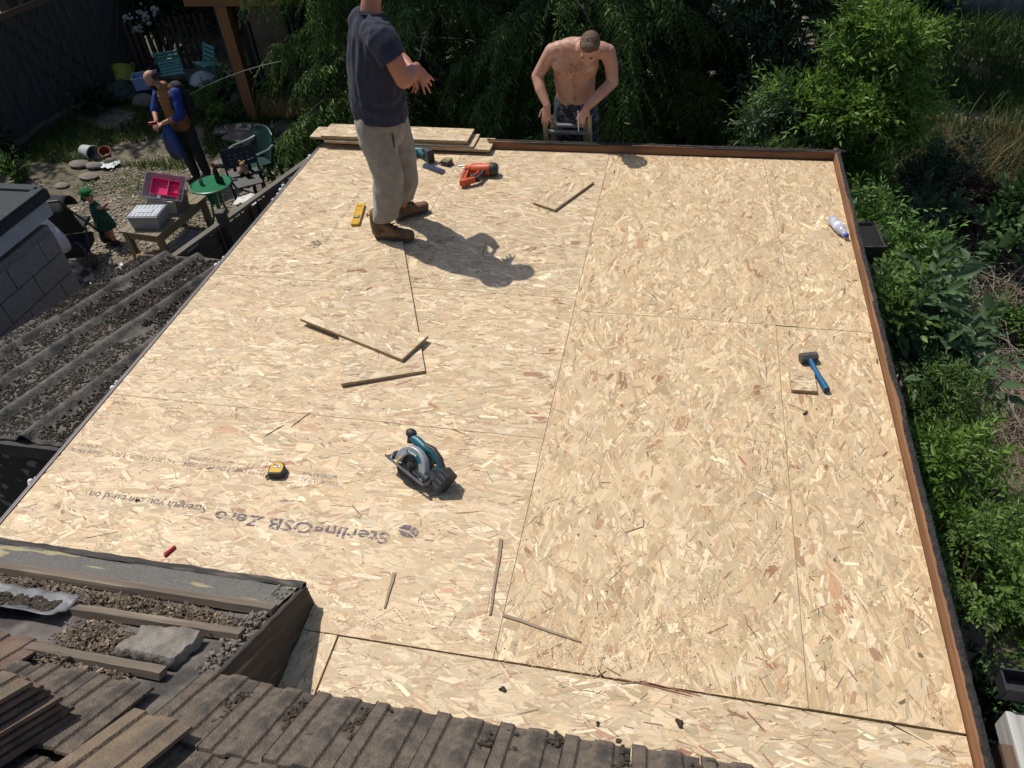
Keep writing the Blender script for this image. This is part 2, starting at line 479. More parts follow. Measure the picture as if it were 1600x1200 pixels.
def text_mesh(txt, size, bold=0.0, shear=0.0, lx=1.0):
    cu = bpy.data.curves.new('txt', 'FONT'); cu.body = txt; cu.size = size; cu.offset = bold; cu.shear = shear; cu.resolution_u = 3
    cu.space_character = lx
    o = bpy.data.objects.new('txt', cu); COL.objects.link(o)
    bpy.context.view_layer.update()
    dg = bpy.context.evaluated_depsgraph_get()
    me = bpy.data.meshes.new_from_object(o.evaluated_get(dg))
    bpy.data.objects.remove(o); bpy.data.curves.remove(cu)
    return me
def print_on(sheet, txt, x, y, width, height, rz=math.pi, ink=None, bold=0.0, z=0.0028, name='printed_lettering', parent=None):
    me = text_mesh(txt, 1.0, bold)
    co = np.zeros(len(me.vertices) * 3, np.float32); me.vertices.foreach_get('co', co); co = co.reshape(-1, 3)
    w = co[:, 0].max() - co[:, 0].min()
    co[:, 0] = (co[:, 0] - co[:, 0].min()) * width / w; co[:, 1] *= height
    me.vertices.foreach_set('co', co.ravel()); me.materials.clear(); me.materials.append(ink or INK)
    o = link(name, me, None, sheet); o['kind'] = 'stuff'
    p = sheet.location if parent is None else parent
    o.location = (x - p[0], y - p[1], z); o.rotation_euler = (0, 0, rz)
    return o
S2 = sheets[2]
print_on(S2, 'SterlingOSB Zero', -1.125, 1.955, 0.875, 0.088, bold=0.018)
print_on(S2, 'Strength you can build on', -2.055, 1.975, 0.64, 0.062, bold=0.012)
lg = MB()
n = 28
for (a0, a1) in ((0.25, 2.5), (2.7, 4.4), (4.6, 6.35)):
    out = [(0.052 * math.cos(a0 + (a1 - a0) * t / 12), 0.034 * math.sin(a0 + (a1 - a0) * t / 12)) for t in range(13)]
    lg._add([(p[0], p[1], 0) for p in out] + [(0.004 * math.cos((a0 + a1) / 2), 0.004 * math.sin((a0 + a1) / 2), 0)], [tuple(range(14))])
l = lg.build('printed_emblem', INK, S2); l.location = (-1.048 - S2.location[0], 1.980 - S2.location[1], 0.0028); l.rotation_euler = (0, 0, 2.9)
print_on(S2, 'STRUCTURAL', -1.475, 2.215, 0.20, 0.036, ink=INK)
print_on(S2, 'LOADBEARING', -1.475, 2.252, 0.20, 0.034, ink=INK)
print_on(S2, '16597 DoP27 EN 13986:2004', -1.87, 2.225, 0.45, 0.040, ink=INK)
print_on(S2, 'OSB3 Zero   18mm 1200 2400', -1.88, 2.262, 0.43, 0.030, ink=INK)
print_on(S2, '+ A1:2015 E1/0600 51 BBA', -2.37, 2.232, 0.37, 0.042, ink=INK)
print_on(S2, 'Avoid inhaling', -2.80, 2.228, 0.19, 0.040, ink=INK)
print_on(S2, 'of dust', -2.82, 2.265, 0.15, 0.030, ink=INK)
S4 = sheets[4]
print_on(S4, 'SterlingOSB Zero  Strength you can build on', -2.40, 5.12, 0.80, 0.05, rz=-math.pi / 2, ink=INK2)
lg = MB(); lg._add([(0.045 * math.cos(t * .45), 0.055 * math.sin(t * .45), 0) for t in range(14)], [tuple(range(14))])
l = lg.build('printed_emblem', INK2, S4); l.location = (-2.45 - S4.location[0], 4.30 - S4.location[1], 0.0028)

# ================================================================== the old tiled roof in the foreground
PITCH = math.radians(30)
house = thing('tiled_house_roof', 'old brown tiled roof slope stripped to battens and felt beside the new boards', 'roof',
              (0, 1.6, 0.07), rot=(-PITCH, 0, 0))
# local frame: x as world, -y up the slope, z off the slope
UNDER = mat('roof_underlay', (0.105, 0.092, 0.08), (0.17, 0.15, 0.13), scale=14, detail=7, rough=0.95, bump=0.5, bscale=40,
            c3=(0.055, 0.05, 0.046), scale3=5, con3=(0.5, 0.62))
def und(x0, x1, s0, s1, seed, z, amp, nu=70, nv=40):
    def fn(u, v):
        x = x0 + (x1 - x0) * u; s = s0 + (s1 - s0) * v
        return (x, -s, z + amp * nz(x * 5 + seed, s * 6) + amp * .4 * nz(x * 17, s * 15 + seed))
    return fn
MB().grid(und(-3.35, -1.352, 0.05, 1.9, 1, 0.0, 0.008)).build('underlay', UNDER, house, smooth=True, angle=180) if False else None
m = MB(); m.grid(und(-3.35, -1.352, 0.06, 1.2, 1, 0.004, 0.012), 80, 50); m.build('underlay', UNDER, house, smooth=True, angle=180)
m = MB(); m.grid(und(-3.4, 1.9, 1.0, 2.6, 4, -0.004, 0.004), 30, 20); m.build('rafter_deck', mat('dark_deck', (0.03, 0.027, 0.025)), house)
GRIT = mat('gritted_felt', (0.12, 0.115, 0.105), (0.21, 0.20, 0.18), scale=120, detail=6, rough=0.95, bump=0.8, bscale=160,
           c3=(0.40, 0.34, 0.19), scale3=7, con3=(0.60, 0.64), stretch=(0.5, 2.0, 1))
m = MB(); m.grid(und(-3.35, -1.372, 0.065, 0.245, 7, 0.026, 0.008), 90, 12); m.build('gritted_strip', GRIT, house, smooth=True, angle=180)
BLACKW = mat('tarred_timber', (0.022, 0.02, 0.019), (0.06, 0.052, 0.046), scale=16, detail=8, rough=0.8, bump=0.8, bscale=30, stretch=(.3, 2, 2), c3=(0.12, 0.10, 0.085), scale3=9, con3=(0.58, 0.66))
m = MB()
def fas(u, v):
    x = -3.35 + 2.0 * u; pr = [(0.058, -0.10), (0.046, 0.0), (0.050, 0.036), (0.075, 0.040), (0.088, 0.028)][int(round(v * 4))]
    return (x, -pr[0] + .004 * nz(x * 9, v * 3), pr[1] + .006 * nz(x * 13, v * 5))
m.grid(fas, 120, 5); m.build('fascia_lip', BLACKW, house, smooth=True, angle=60)
BATTEN = wood('weathered_batten', (0.20, 0.155, 0.115), (0.11, 0.085, 0.065), axis=0, grain=36, c3=(0.27, 0.22, 0.16), scale3=4)
for (x0, x1, s, w, h, dr) in ((-3.35, -1.372, 0.275, 0.048, 0.030, 0.0), (-2.10, -1.40, 0.478, 0.042, 0.028, -0.012), (-2.06, -1.52, 0.742, 0.042, 0.028, 0.004), (-3.35, -2.2, 0.50, 0.04, 0.026, 0.0)):
    m = MB(); n = 24
    def bfn(u, v, x0=x0, x1=x1, s=s, w=w, h=h, dr=dr):
        x = x0 + (x1 - x0) * u; c = [(-w / 2, 0), (-w / 2, h), (w / 2, h), (w / 2, 0), (-w / 2, 0)][int(round(v * 4))]
        return (x, -(s + dr * u) + c[0] + .003 * nz(x * 8, s), 0.012 + c[1] + .003 * nz(x * 11, v * 2 + s))
    m.grid(bfn, n, 5); m._add([bfn(0, v / 4) for v in range(4)], [(0, 1, 2, 3)]); m._add([bfn(1, v / 4) for v in range(4)], [(3, 2, 1, 0)])
    m.build('batten', BATTEN, house)
# cheek board: vertical face at x = -1.345 from slope down to the deck
CHEEK = wood('rotten_cheek', (0.060, 0.046, 0.036), (0.026, 0.021, 0.018), axis=1, grain=26, c3=(0.16, 0.125, 0.09), scale3=7, con3=(0.52, 0.6))
def loc(x, y, z):      # world -> roof local
    dy, dz = y - 1.6, z - 0.07
    return (x, dy * math.cos(PITCH) - dz * math.sin(PITCH), dy * math.sin(PITCH) + dz * math.cos(PITCH))
m = MB()
def chk(u, v):
    s = 0.05 + 0.75 * u; y = 1.6 - s * math.cos(PITCH); zt = 0.07 + s * math.sin(PITCH) + 0.03
    z = 0.004 + (zt - 0.004) * v
    return loc(-1.345 + .005 * nz(s * 14, v * 4) - 0.006 * v, y, z + (0.008 * nz(s * 16) if v > .9 else 0))
m.grid(chk, 40, 9)
m.build('cheek_board', CHEEK, house, smooth=True, angle=60, solid=0.02)
m = MB()
for i in range(170):
    s = 0.09 + 0.60 * random.random()
    m.ball((-1.402 + random.uniform(-.05, .03), -s, 0.020 + random.uniform(-.01, .012)), (random.uniform(.003, .013), random.uniform(.003, .016), random.uniform(.003, .009)), 6, 4,
           M=None)
MORT = mat('crumbled_mortar', (0.15, 0.128, 0.105), (0.23, 0.20, 0.165), scale=40, detail=8, rough=0.98, bump=1.0, bscale=90)
o = m.build('verge_mortar', MORT, house); o['kind'] = 'stuff'

# one tile: shared mesh
TILE = mat('concrete_tile', (0.175, 0.137, 0.104), (0.100, 0.080, 0.064), scale=34, detail=9, rough=0.95, bump=1.0, bscale=170,
           c3=(0.060, 0.052, 0.045), scale3=9, con3=(0.52, 0.66), bdist=0.008)
TILE_R = mat('red_brown_tile', (0.165, 0.098, 0.070), (0.12, 0.085, 0.066), scale=26, detail=8, rough=0.95, bump=0.6, bscale=120, c3=(0.20, 0.145, 0.105), scale3=6, con3=(0.5, 0.7))
TILE_P = mat('pale_tile', (0.215, 0.158, 0.105), (0.15, 0.112, 0.08), scale=20, detail=8, rough=0.95, bump=0.6, bscale=120, c3=(0.10, 0.085, 0.07), scale3=7, con3=(0.55, 0.7))
TW, TL, TT = 0.202, 0.36, 0.013
def tile_mesh():
    st = [(0.0, 0.012), (0.040, 0.012), (0.047, 0.002), (0.084, 0.003), (0.091, 0.0105), (0.118, 0.0125), (0.146, 0.0115), (0.152, 0.003), (0.199, 0.001)]
    top = []
    for i, (x, h) in enumerate(st): top.append((x, h))
    rows = [0.0, 0.006, 0.12, 0.24, TL]
    vs = []; fs = []; k = len(top)
    for r in rows:
        for (x, h) in top: vs.append((x - TW / 2, -r, h + TT - (0.004 if r == 0 else 0)))
    for r in (0.0, TL):
        for (x, h) in top: vs.append((x - TW / 2, -r, h * 0.8))
    R = len(rows)
    for i in range(R - 1):
        for j in range(k - 1):
            fs.append((i * k + j, (i + 1) * k + j, (i + 1) * k + j + 1, i * k + j + 1))
    b0, b1 = R * k, R * k + k
    for j in range(k - 1):
        fs.append((j, j + 1, b0 + j + 1, b0 + j)); fs.append(((R - 1) * k + j + 1, (R - 1) * k + j, b1 + j, b1 + j + 1))
        fs.append((b0 + j, b0 + j + 1, b1 + j + 1, b1 + j))
    for c in (0, k - 1):
        fs.append((b0 + c, *[i * k + c for i in range(R)], b1 + c))
    me = bpy.data.meshes.new('tile'); me.from_pydata(vs, [], fs); me.update(); me.materials.append(TILE)
    return me
tmesh = tile_mesh(); tmesh_r = tmesh.copy(); tmesh_r.materials.clear(); tmesh_r.materials.append(TILE_R)
tmesh_p = tmesh.copy(); tmesh_p.materials.clear(); tmesh_p.materials.append(TILE_P)
_bv = None
def tile(x, s, z, me=None, tilt=0.0, rz=0.0, rx=0.0):
    o = bpy.data.objects.new('tile', me or tmesh); COL.objects.link(o); o.parent = house
    o.location = (x, -s, z); o.rotation_euler = (rx, tilt, rz)
    b = o.modifiers.new('bevel', 'BEVEL'); b.width = .004; b.segments = 2; b.limit_method = 'ANGLE'; b.angle_limit = math.radians(40)
    return o
gt = random.Random(3)
ROWS = [(0.695, 0.004), (0.950, 0.008), (1.205, 0.010), (1.460, 0.012), (1.715, 0.014)]
tops = []
for r, (s, z) in enumerate(ROWS):
    x = 1.75 - (0.10 if r % 2 else 0.0)
    while x > -3.3:
        xx = x
        miss = (r == 0 and -2.07 < xx < -1.43) or (r == 1 and -2.0 < xx < -1.85 and False) or (r >= 1 and xx < -2.6)
        if r == 0 and xx > 1.6: miss = True
        if not miss:
            me = tmesh if gt.random() < .93 else (tmesh_p if gt.random() < .85 else tmesh_r)
            if r == 0 and xx < -2.0: me = tmesh_r if gt.random() < .6 else tmesh_p
            ds = gt.uniform(-.010, .010) - (0.125 if (r == 1 and xx < -1.55) else 0); lift = .014 if xx < -1.43 else 0
            tile(xx, s + ds, z + lift + gt.uniform(-.002, .003), me, gt.uniform(-.014, .014), gt.uniform(-.012, .012), rx=math.radians(-4.0))
            tops.append((xx, s + ds, z))
        x -= 0.2025
# dry moss and dirt lodged in the laps
MOSS = mat('dry_moss', (0.045, 0.036, 0.027), (0.085, 0.066, 0.045), scale=60, detail=8, rough=1.0, bump=1.0, bscale=150)
def clumps(name, pts, mat_, parent, rmin, rmax, flat=0.55, seed=1, per=1, spread=0.0):
    gg = np.random.default_rng(seed); V = []; F = []; nv = 0
    base = MB().ball((0, 0, 0), 1.0, 7, 5); bv = np.array(base.v); bf = base.f
    for p in pts:
        for q in range(per):
            r = gg.uniform(rmin, rmax); s = gg.uniform(.7, 1.35, 3) * np.array([1, 1, flat])
            v = bv * (1 + gg.normal(0, .16, (len(bv), 1))) * r * s + np.array(p) + np.append(gg.normal(0, spread, 2), 0)
            V.append(v); F += [tuple(i + nv for i in f) for f in bf]; nv += len(bv)
    me = bpy.data.meshes.new(name); me.from_pydata(np.concatenate(V).tolist(), [], F); me.update()
    o = link(name, me, mat_, parent); o['kind'] = 'stuff'
    return o
pts = []
for (x, s, z) in tops:
    if gt.random() < .85:
        xj = x + TW / 2 - 0.022; n = gt.randint(3, 16); s0 = s + gt.uniform(0, .1)
        for q in range(n): pts.append((xj + gt.gauss(0, .010), -(s0 + q * .011), z + .022 + gt.uniform(0, .008)))
    if gt.random() < .4:
        for q in range(gt.randint(2, 7)): pts.append((x + gt.uniform(-.06, .08) * .6 - .03, -(s + gt.uniform(0.01, .24)), z + .026))
clumps('moss', pts, MOSS, house, 0.003, 0.0095, 0.7, 5, 4, 0.008)

# leaf litter and old bark under the stripped tiles
def flakes(name, pts, size, mat_, parent, seed, asp=2.2, tilt=0.5):
    gg = np.random.default_rng(seed); n = len(pts); P = np.array(pts)
    l = size * np.exp(gg.normal(0, .35, n)); w = l / asp
    a = gg.uniform(0, 2 * math.pi, n); tx, ty = gg.normal(0, tilt, n), gg.normal(0, tilt, n)
    V = []
    for (sx, sy) in ((-1, -.6), (1, -1), (.9, .8), (-.8, 1)):
        dx = sx * l / 2; dy = sy * w / 2
        x = dx * np.cos(a) - dy * np.sin(a); y = dx * np.sin(a) + dy * np.cos(a)
        V.append(np.stack([P[:, 0] + x, P[:, 1] + y, P[:, 2] + x * tx + y * ty], 1))
    V = np.stack(V, 1).reshape(-1, 3); F = np.arange(n * 4).reshape(-1, 4)
    t = np.exp(gg.normal(0, .35, n))[:, None] * np.ones((1, 3))
    me = fast_mesh(name, V, F, t)
    o = link(name, me, mat_, parent); o['kind'] = 'stuff'
    return o
LITTER = mat('leaf_litter', (0.18, 0.135, 0.095), (0.12, 0.09, 0.065), scale=30, rough=0.95, attr=True)
pts = []
gl = random.Random(8)
for (cx, cs, rx, rs, n) in ((-2.35, .375, .34, .055, 1600), (-1.95, .37, .25, .05, 1200), (-1.68, .395, .22, .062, 1700), (-1.55, .42, .12, .05, 350),
                            (-1.92, .60, .10, .075, 1500), (-1.80, .62, .09, .07, 500), (-1.75, .80, .16, .03, 350), (-1.92, .76, .10, .03, 200)):
    for q in range(n):
        a = gl.gauss(0, .45), gl.gauss(0, .5)
        h = max(0, 1 - a[0] ** 2 - a[1] ** 2) * .022
        pts.append((cx + a[0] * rx, -(cs + a[1] * rs), 0.014 + gl.uniform(0, 1) * h + .004))
flakes('leaf_litter', pts, 0.013, LITTER, house, 3)

LEAD = mat('old_lead', (0.12, 0.12, 0.125), (0.21, 0.21, 0.22), scale=9, rough=0.6, metal=0.3, bump=0.3)
ls = thing('lead_flashing', 'crumpled grey lead flashing holding dirt on the stripped roof', 'flashing', loc=(0, 1.6, 0.07), rot=(-PITCH, 0, 0))
m = MB()
def lf(u, v):
    x = -2.75 + 0.66 * u; s = 0.435 + 0.15 * v
    return (x, -s, 0.034 + .028 * abs(v - .5) * 2 + .012 * nz(x * 7, s * 9) + .01 * nz(x * 20, s * 30))
m.grid(lf, 40, 16); m.build('sheet', LEAD, ls, smooth=True, angle=180, solid=0.003)
pts = [(gl.uniform(-2.7, -2.14), -gl.uniform(.475, .555), 0.045) for q in range(170)]
clumps('dirt', pts, MOSS, ls, 0.008, 0.02, .6, 9)
ch = thing('mortar_slab', 'broken slab of pale mortar lying on the stripped battens', 'mortar', loc=(0, 1.6, 0.07), rot=(-PITCH, 0, 0))
m = MB()
def cs(u, v):
    x = -1.76 + 0.25 * u; s = 0.535 + 0.145 * v + .04 * u * (v - .5)
    e = min(u, 1 - u, v, 1 - v)
    return (x + .02 * nz(s * 20), -s + .01 * nz(x * 20, 2), 0.030 + (.010 if e > .001 else -.02) + .016 * nz(x * 18, s * 18) * (1 if v < .6 else .3) + .008 * nz(x * 50, s * 50) + 0.018 * u * (1 - v))
m.grid(cs, 22, 16); m.build('slab', mat('pale_mortar', (0.25, 0.225, 0.19), (0.145, 0.125, 0.105), scale=14, detail=8, rough=.95, bump=.8, bscale=60, c3=(0.12, 0.13, 0.07), scale3=6), ch, smooth=True, angle=50, solid=0.012)

# loose tiles stacked on the slope at lower left
for i in range(7):
    t = bpy.data.objects.new('loose_tile', (tmesh_r, tmesh, tmesh_r, tmesh_r, tmesh, tmesh_r, tmesh_p)[i]); COL.objects.link(t)
    lx, ls_, lz = -1.675 - 0.012 * i + gt.uniform(-.014, .014), 1.035 + 0.012 * i + gt.uniform(-.012, .012), 0.062 + 0.024 * i
    Mh = Matrix.Translation((0, 1.6, 0.07)) @ Euler((-PITCH, 0, 0)).to_matrix().to_4x4()
    t.matrix_world = Mh @ Matrix.Translation((lx, -ls_, lz)) @ Euler((math.radians(-3), 0, math.radians(-7 + gt.uniform(-2, 2)))).to_matrix().to_4x4()
    tag(t, ('bottom tile of the pile stacked on the slope at lower left', 'second tile from the bottom of the pile at lower left', 'third tile from the bottom of the pile at lower left', 'middle tile of the pile stacked at lower left', 'third tile from the top of the pile at lower left', 'second tile from the top of the pile at lower left', 'topmost pale tile of the pile stacked at lower left')[i], 'roof tile', 'loose tiles stacked on the old roof')
for i, (lx, ls_, rz, me) in enumerate(((-1.32, 1.02, -5, tmesh_p),)):
    t = bpy.data.objects.new('loose_tile', me); COL.objects.link(t)
    t.matrix_world = Mh @ Matrix.Translation((lx, -ls_, 0.075)) @ Euler((math.radians(-4), 0, math.radians(rz))).to_matrix().to_4x4()
    tag(t, 'pale sandy loose tile lying alone on the brown slope, right of the stack', 'roof tile')

# nail heads along the joists
pts = []
for x in np.arange(-2.9, 1.15, .4):
    for y in np.arange(1.5, 5.85, .16): pts.append((x + gl.gauss(0, .012), y + gl.gauss(0, .02), .0030))
m = MB()
for p in pts: m._add([(p[0] + .0035 * math.cos(k), p[1] + .0035 * math.sin(k), p[2]) for k in np.arange(0, 6.28, 1.0472)], [(0, 1, 2, 3, 4, 5)])
o = m.build('nail_heads', mat('nail_head', (0.06, 0.05, 0.045), rough=.5), roof); o['kind'] = 'stuff'
# ================================================================== loose boards and tools on the deck
BTOP = 0.0025
def board(name, label, cat, c, L, W, rz, z, tilt=(0, 0), seed=1, along='x', group=None, T=0.018):
    o = MB().box((0, 0, T / 2), (L, W, T)).build(name, OSB_EDGE)
    o.location = (c[0], c[1], z); o.rotation_euler = (tilt[0], tilt[1], rz)
    me = strands(-L / 2, -L / 2, L / 2, L / 2, -W / 2, W / 2, along, seed, 1.0, 0.2, T + 0.0006)
    s = link('strands', me, OSB, o); s['kind'] = 'stuff'
    return tag(o, label, cat, group)
OFF = 'offcuts of strand board'
board('osb_offcut', 'long tapering strand board strip lying under another offcut, mid deck', 'board', (-1.765, 3.62), 0.47, 1.42, math.radians(22.5), 0.006, tilt=(0.0, 0.02), seed=201)
board('osb_offcut', 'oblong strand board offcut lying askew on top of another, mid deck', 'board', (-1.752, 3.36), 0.80, 0.245, math.radians(-21.1), 0.030, tilt=(0, 0.004), seed=202)
board('osb_offcut', 'strand board offcut lying alone near the orange nail gun', 'board', (-0.80, 5.165), 0.505, 0.20, math.radians(62.9), 0.004, tilt=(0.0, 0), seed=203)
board('osb_offcut', 'smallest square offcut beside the blue hammer', 'board', (0.765, 3.245), 0.128, 0.17, math.radians(1), 0.004, seed=204)
STK = 'planks of strand board piled at the back edge'
for i, (x0, x1, y0, y1, z, rz, lab) in enumerate((
        (-2.62, -1.50, 5.765, 5.98, 0.032, -.015, 'lowest plank of the strand board pile, sticking out furthest right'),
        (-2.96, -1.64, 5.775, 6.01, 0.051, -.012, 'second lowest plank of the strand board pile at the back edge'),
        (-3.10, -1.72, 5.80, 6.00, 0.070, -.02, 'strand board plank in the pile, sticking out furthest left over the edge'),
        (-2.99, -1.69, 5.79, 6.03, 0.089, -.016, 'topmost plank of the strand board pile at the back edge'))):
    board('osb_plank', lab, 'plank', ((x0 + x1) / 2, (y0 + y1) / 2), x1 - x0, y1 - y0, rz, z, seed=210 + i, group=STK)
STICK = wood('splintered_lath', (0.36, 0.27, 0.18), (0.22, 0.16, 0.105), axis=1, grain=60)
for (a, b, w, lab) in (((-0.615, 2.0), (-0.585, 1.62), 0.016, 'long thin wood strip lying parallel to the middle seam'),
                       ((-1.04, 1.75), (-1.03, 1.58), 0.014, 'short thin wood splinter lying below the printed lettering'),
                       ((-0.53, 1.63), (-0.20, 1.56), 0.014, 'greyish wood strip lying slantwise near the bottom seam')):
    d = Vector((b[0] - a[0], b[1] - a[1], 0)); L = d.length
    m = MB(); n = 9
    def sf(u, v, L=L, w=w):
        c = [(-w / 2, 0), (-w / 2, .007), (w / 2, .007), (w / 2, 0)][int(round(v * 3))]
        return (c[0] * (1 - .5 * u) + .004 * nz(u * 6, w * 90), L * (u - .5), c[1])
    m.grid(sf, n, 4)
    o = m.build('wood_strip', STICK); o.location = ((a[0] + b[0]) / 2, (a[1] + b[1]) / 2, BTOP); o.rotation_euler = (0, 0, math.atan2(-d.x, d.y))
    tag(o, lab, 'wood strip')
for i, (x, y, L, a) in enumerate(((0.02, 1.43, .10, .3), (0.10, 1.425, .28, -.09), (0.16, 1.43, .22, -.10), (-0.11, 1.44, .06, .7), (-.06, 1.46, .07, -.4), (-1.95, 2.50, .12, .95), (-1.84, 2.60, .14, 1.1))):
    m = MB().box((0, 0, .002), (L, .005, .004), taper=.6)
    o = m.build('splinter', STICK if i not in (1, 2) else wood('red_splinter', (0.40, 0.17, 0.10), (0.25, 0.12, 0.08), axis=0)); o.location = (x, y, BTOP); o.rotation_euler = (0, 0, a)
    tag(o, ('pale splinter on the bottom seam right of centre', 'longest reddish splinter along the bottom seam', 'second reddish splinter along the bottom seam',
            'tiny slanting splinter above the bottom seam', 'tiny splinter above the bottom seam near the greyish strip', 'dark splinter lying above the yellow tape measure', 'dark sliver at the seam above the yellow tape measure')[i], 'splinter')
# crumbs of moss fallen on the boards
for i, (x, y, r, lab) in enumerate(((-0.47, 1.32, .011, 'black moss crumb on the boards just above the tiles, left'), (0.19, 1.30, .014, 'largest black moss crumb near the bottom right tiles'),
                              (0.76, 3.01, .010, 'black crumb on the boards below the blue hammer'), (-0.10, 1.25, .008, 'tiny dark crumb close to the tile edge'),
                              (-2.42, 1.95, .008, 'tiny dark crumb left of the printed lettering'))):
    m = MB()
    for q in range(5): m.ball((random.uniform(-r, r), random.uniform(-r, r), r * .5), (r * random.uniform(.4, .9), r * random.uniform(.4, .9), r * .5), 6, 4)
    o = m.build('moss_crumb', MOSS); o.location = (x, y, BTOP); tag(o, lab, 'moss crumb')
# sawdust
SAWD = mat('sawdust', (0.58, 0.45, 0.30), (0.50, 0.385, 0.25), scale=50, rough=1.0, attr=True)
gs = np.random.default_rng(21); P = []
for (cx, cy, sx, sy, n) in ((0.05, 1.66, .22, .16, 5200), (0.22, 1.75, .16, .12, 2600), (-.35, 1.52, .22, .06, 2200), (-1.2, 1.53, .3, .05, 2200), (-2.1, 1.63, .45, .03, 2600),
                            (-.02, 4.6, .8, .6, 1500), (-1.3, 2.8, .6, .5, 1200), (-.72, 5.72, .35, .05, 1600), (-2.5, 4.6, .3, .5, 1800), (-2.0, 3.9, .4, .12, 1200), (0.3, 2.3, .5, .5, 1500)):
    P.append(np.stack([gs.normal(cx, sx, n), gs.normal(cy, sy, n), gs.uniform(.0026, .0036, n)], 1))
n = 7000
P.append(np.stack([0.575 + .028 * gs.normal(0, 1, n) + 0.0, gs.uniform(2.0, 5.2, n), gs.uniform(.0026, .0036, n)], 1))
P = np.concatenate(P); P = P[(P[:, 0] > XL + .02) & (P[:, 0] < XE - .01) & (P[:, 1] > 1.0) & (P[:, 1] < YB - .01)]
o = flakes('sawdust', P[::2], 0.0032, SAWD, None, 4, asp=1.6, tilt=0.1); tag(o, 'pale sawdust scattered over the boards', 'sawdust', kind='stuff')

BLACK = mat('black_plastic', (0.018, 0.018, 0.02), (0.035, 0.035, 0.038), scale=40, rough=0.55, spec=0.5, bump=0.15, bscale=200)
TEAL = mat('teal_plastic', (0.004, 0.115, 0.15), (0.003, 0.085, 0.115), scale=20, rough=0.42, spec=0.5)
STEEL = mat('worn_steel', (0.42, 0.42, 0.43), (0.25, 0.25, 0.26), scale=30, rough=0.42, metal=0.9, rvar=.1)
ALU = mat('cast_aluminium', (0.45, 0.46, 0.48), (0.33, 0.34, 0.36), scale=25, rough=0.5, metal=0.45)
DARKST = mat('dark_blade', (0.07, 0.065, 0.055), (0.12, 0.10, 0.07), scale=20, rough=0.4, metal=0.7)
YEL = mat('yellow_plastic', (0.62, 0.36, 0.02), (0.52, 0.29, 0.02), scale=20, rough=0.45)
WHITE = mat('white_label', (0.75, 0.75, 0.73), (0.66, 0.66, 0.64), rough=0.6)
ORANGE = mat('orange_plastic', (0.56, 0.095, 0.018), (0.44, 0.07, 0.015), scale=14, rough=0.45)

# circular saw: x forward, +y is the blade side facing the camera
saw = thing('circular_saw', 'teal and black cordless circular saw resting on the boards', 'circular saw', (-1.125, 2.265, BTOP + .006), rot=(math.radians(33), 0, math.radians(153)))
tl = math.radians(7)
def R2(x, z, a=tl): return (x * math.cos(a) - (z - .088) * math.sin(a), .088 + x * math.sin(a) + (z - .088) * math.cos(a))
def arc_prism(ro, ri, a0, a1, y0, y1, n=22, cz=0.088):
    m = MB(); vs = []; fs = []
    for i in range(n + 1):
        a = math.radians(a0 + (a1 - a0) * i / n)
        for (r, y) in ((ro, y0), (ro, y1), (ri, y1), (ri, y0)):
            vs.append((r * math.cos(a), y, cz + r * math.sin(a)))
    for i in range(n):
        for j in range(4):
            fs.append((i * 4 + j, i * 4 + (j + 1) % 4, (i + 1) * 4 + (j + 1) % 4, (i + 1) * 4 + j))
    fs += [(0, 1, 2, 3), (n * 4 + 3, n * 4 + 2, n * 4 + 1, n * 4)]
    return m._add(vs, fs)
arc_prism(0.098, 0.056, -8, 200, 0.004, 0.040).build('blade_guard', ALU, saw, smooth=True, bevel=0.005)
arc_prism(0.090, 0.030, 190, 350, 0.010, 0.032).build('lower_guard', BLACK, saw, smooth=True, bevel=0.003)
lab = arc_prism(0.080, 0.060, 58, 142, 0.0405, 0.0415); lab.build('label_band', TEAL, saw)
me = text_mesh('makita', 0.021, 0.0006)
o = link('brand_lettering', me, None, saw); me.materials.clear(); me.materials.append(WHITE)
o.location = (0.031, 0.0425, 0.152); o.rotation_euler = (math.pi / 2, 0, math.pi)
MX = Matrix.Translation((0, 0.02, 0.088)) @ Euler((math.pi / 2, 0, 0)).to_matrix().to_4x4()
m = MB(); tp = []
for i in range(96):
    a = 2 * math.pi * i / 96; r = 0.0825 if i % 4 else 0.079; tp.append((r * math.cos(a), r * math.sin(a)))
m.prism(tp, 0.002, MX); bl_ = m.build('blade', DARKST, saw)
MB().lathe([(0.022, -.012), (0.022, -.016), (0.012, -.018), (0.012, -.026), (0.006, -.027)], 16, MX).build('arbor_bolt', BLACK, saw, smooth=True)
m = MB()
def shoe_pt(x, y, z): a = R2(x, z); return (a[0], y, a[1])
for (x0, x1, y0, y1) in ((-0.125, 0.145, 0.048, 0.056), (-0.125, 0.145, -0.10, -0.004), (0.10, 0.145, -0.10, 0.056), (-0.125, -0.10, -0.10, 0.056)):
    m._add([shoe_pt(*p) for p in ((x0, y0, .058), (x1, y0, .058), (x1, y1, .058), (x0, y1, .058), (x0, y0, .061), (x1, y0, .061), (x1, y1, .061), (x0, y1, .061))],
           [(0, 3, 2, 1), (4, 5, 6, 7), (0, 1, 5, 4), (1, 2, 6, 5), (2, 3, 7, 6), (3, 0, 4, 7)])
m.bar(shoe_pt(-0.125, .057, .064), shoe_pt(0.145, .057, .064), 0.003, 0.012)
m.build('shoe', STEEL, saw)
m = MB(); m.bar(shoe_pt(.125, .02, .05), shoe_pt(.115, .02, .098), .03, .012); m.bar(shoe_pt(.13, -.03, .05), shoe_pt(.10, -.02, .085), .02, .02)
m.build('bevel_bracket', STEEL, saw, bevel=.002)
MB().box((0.072, 0.03, 0.082), (0.012, 0.03, 0.05), (0, -.3, 0)).build('blade_wrench', YEL, saw, bevel=.003)
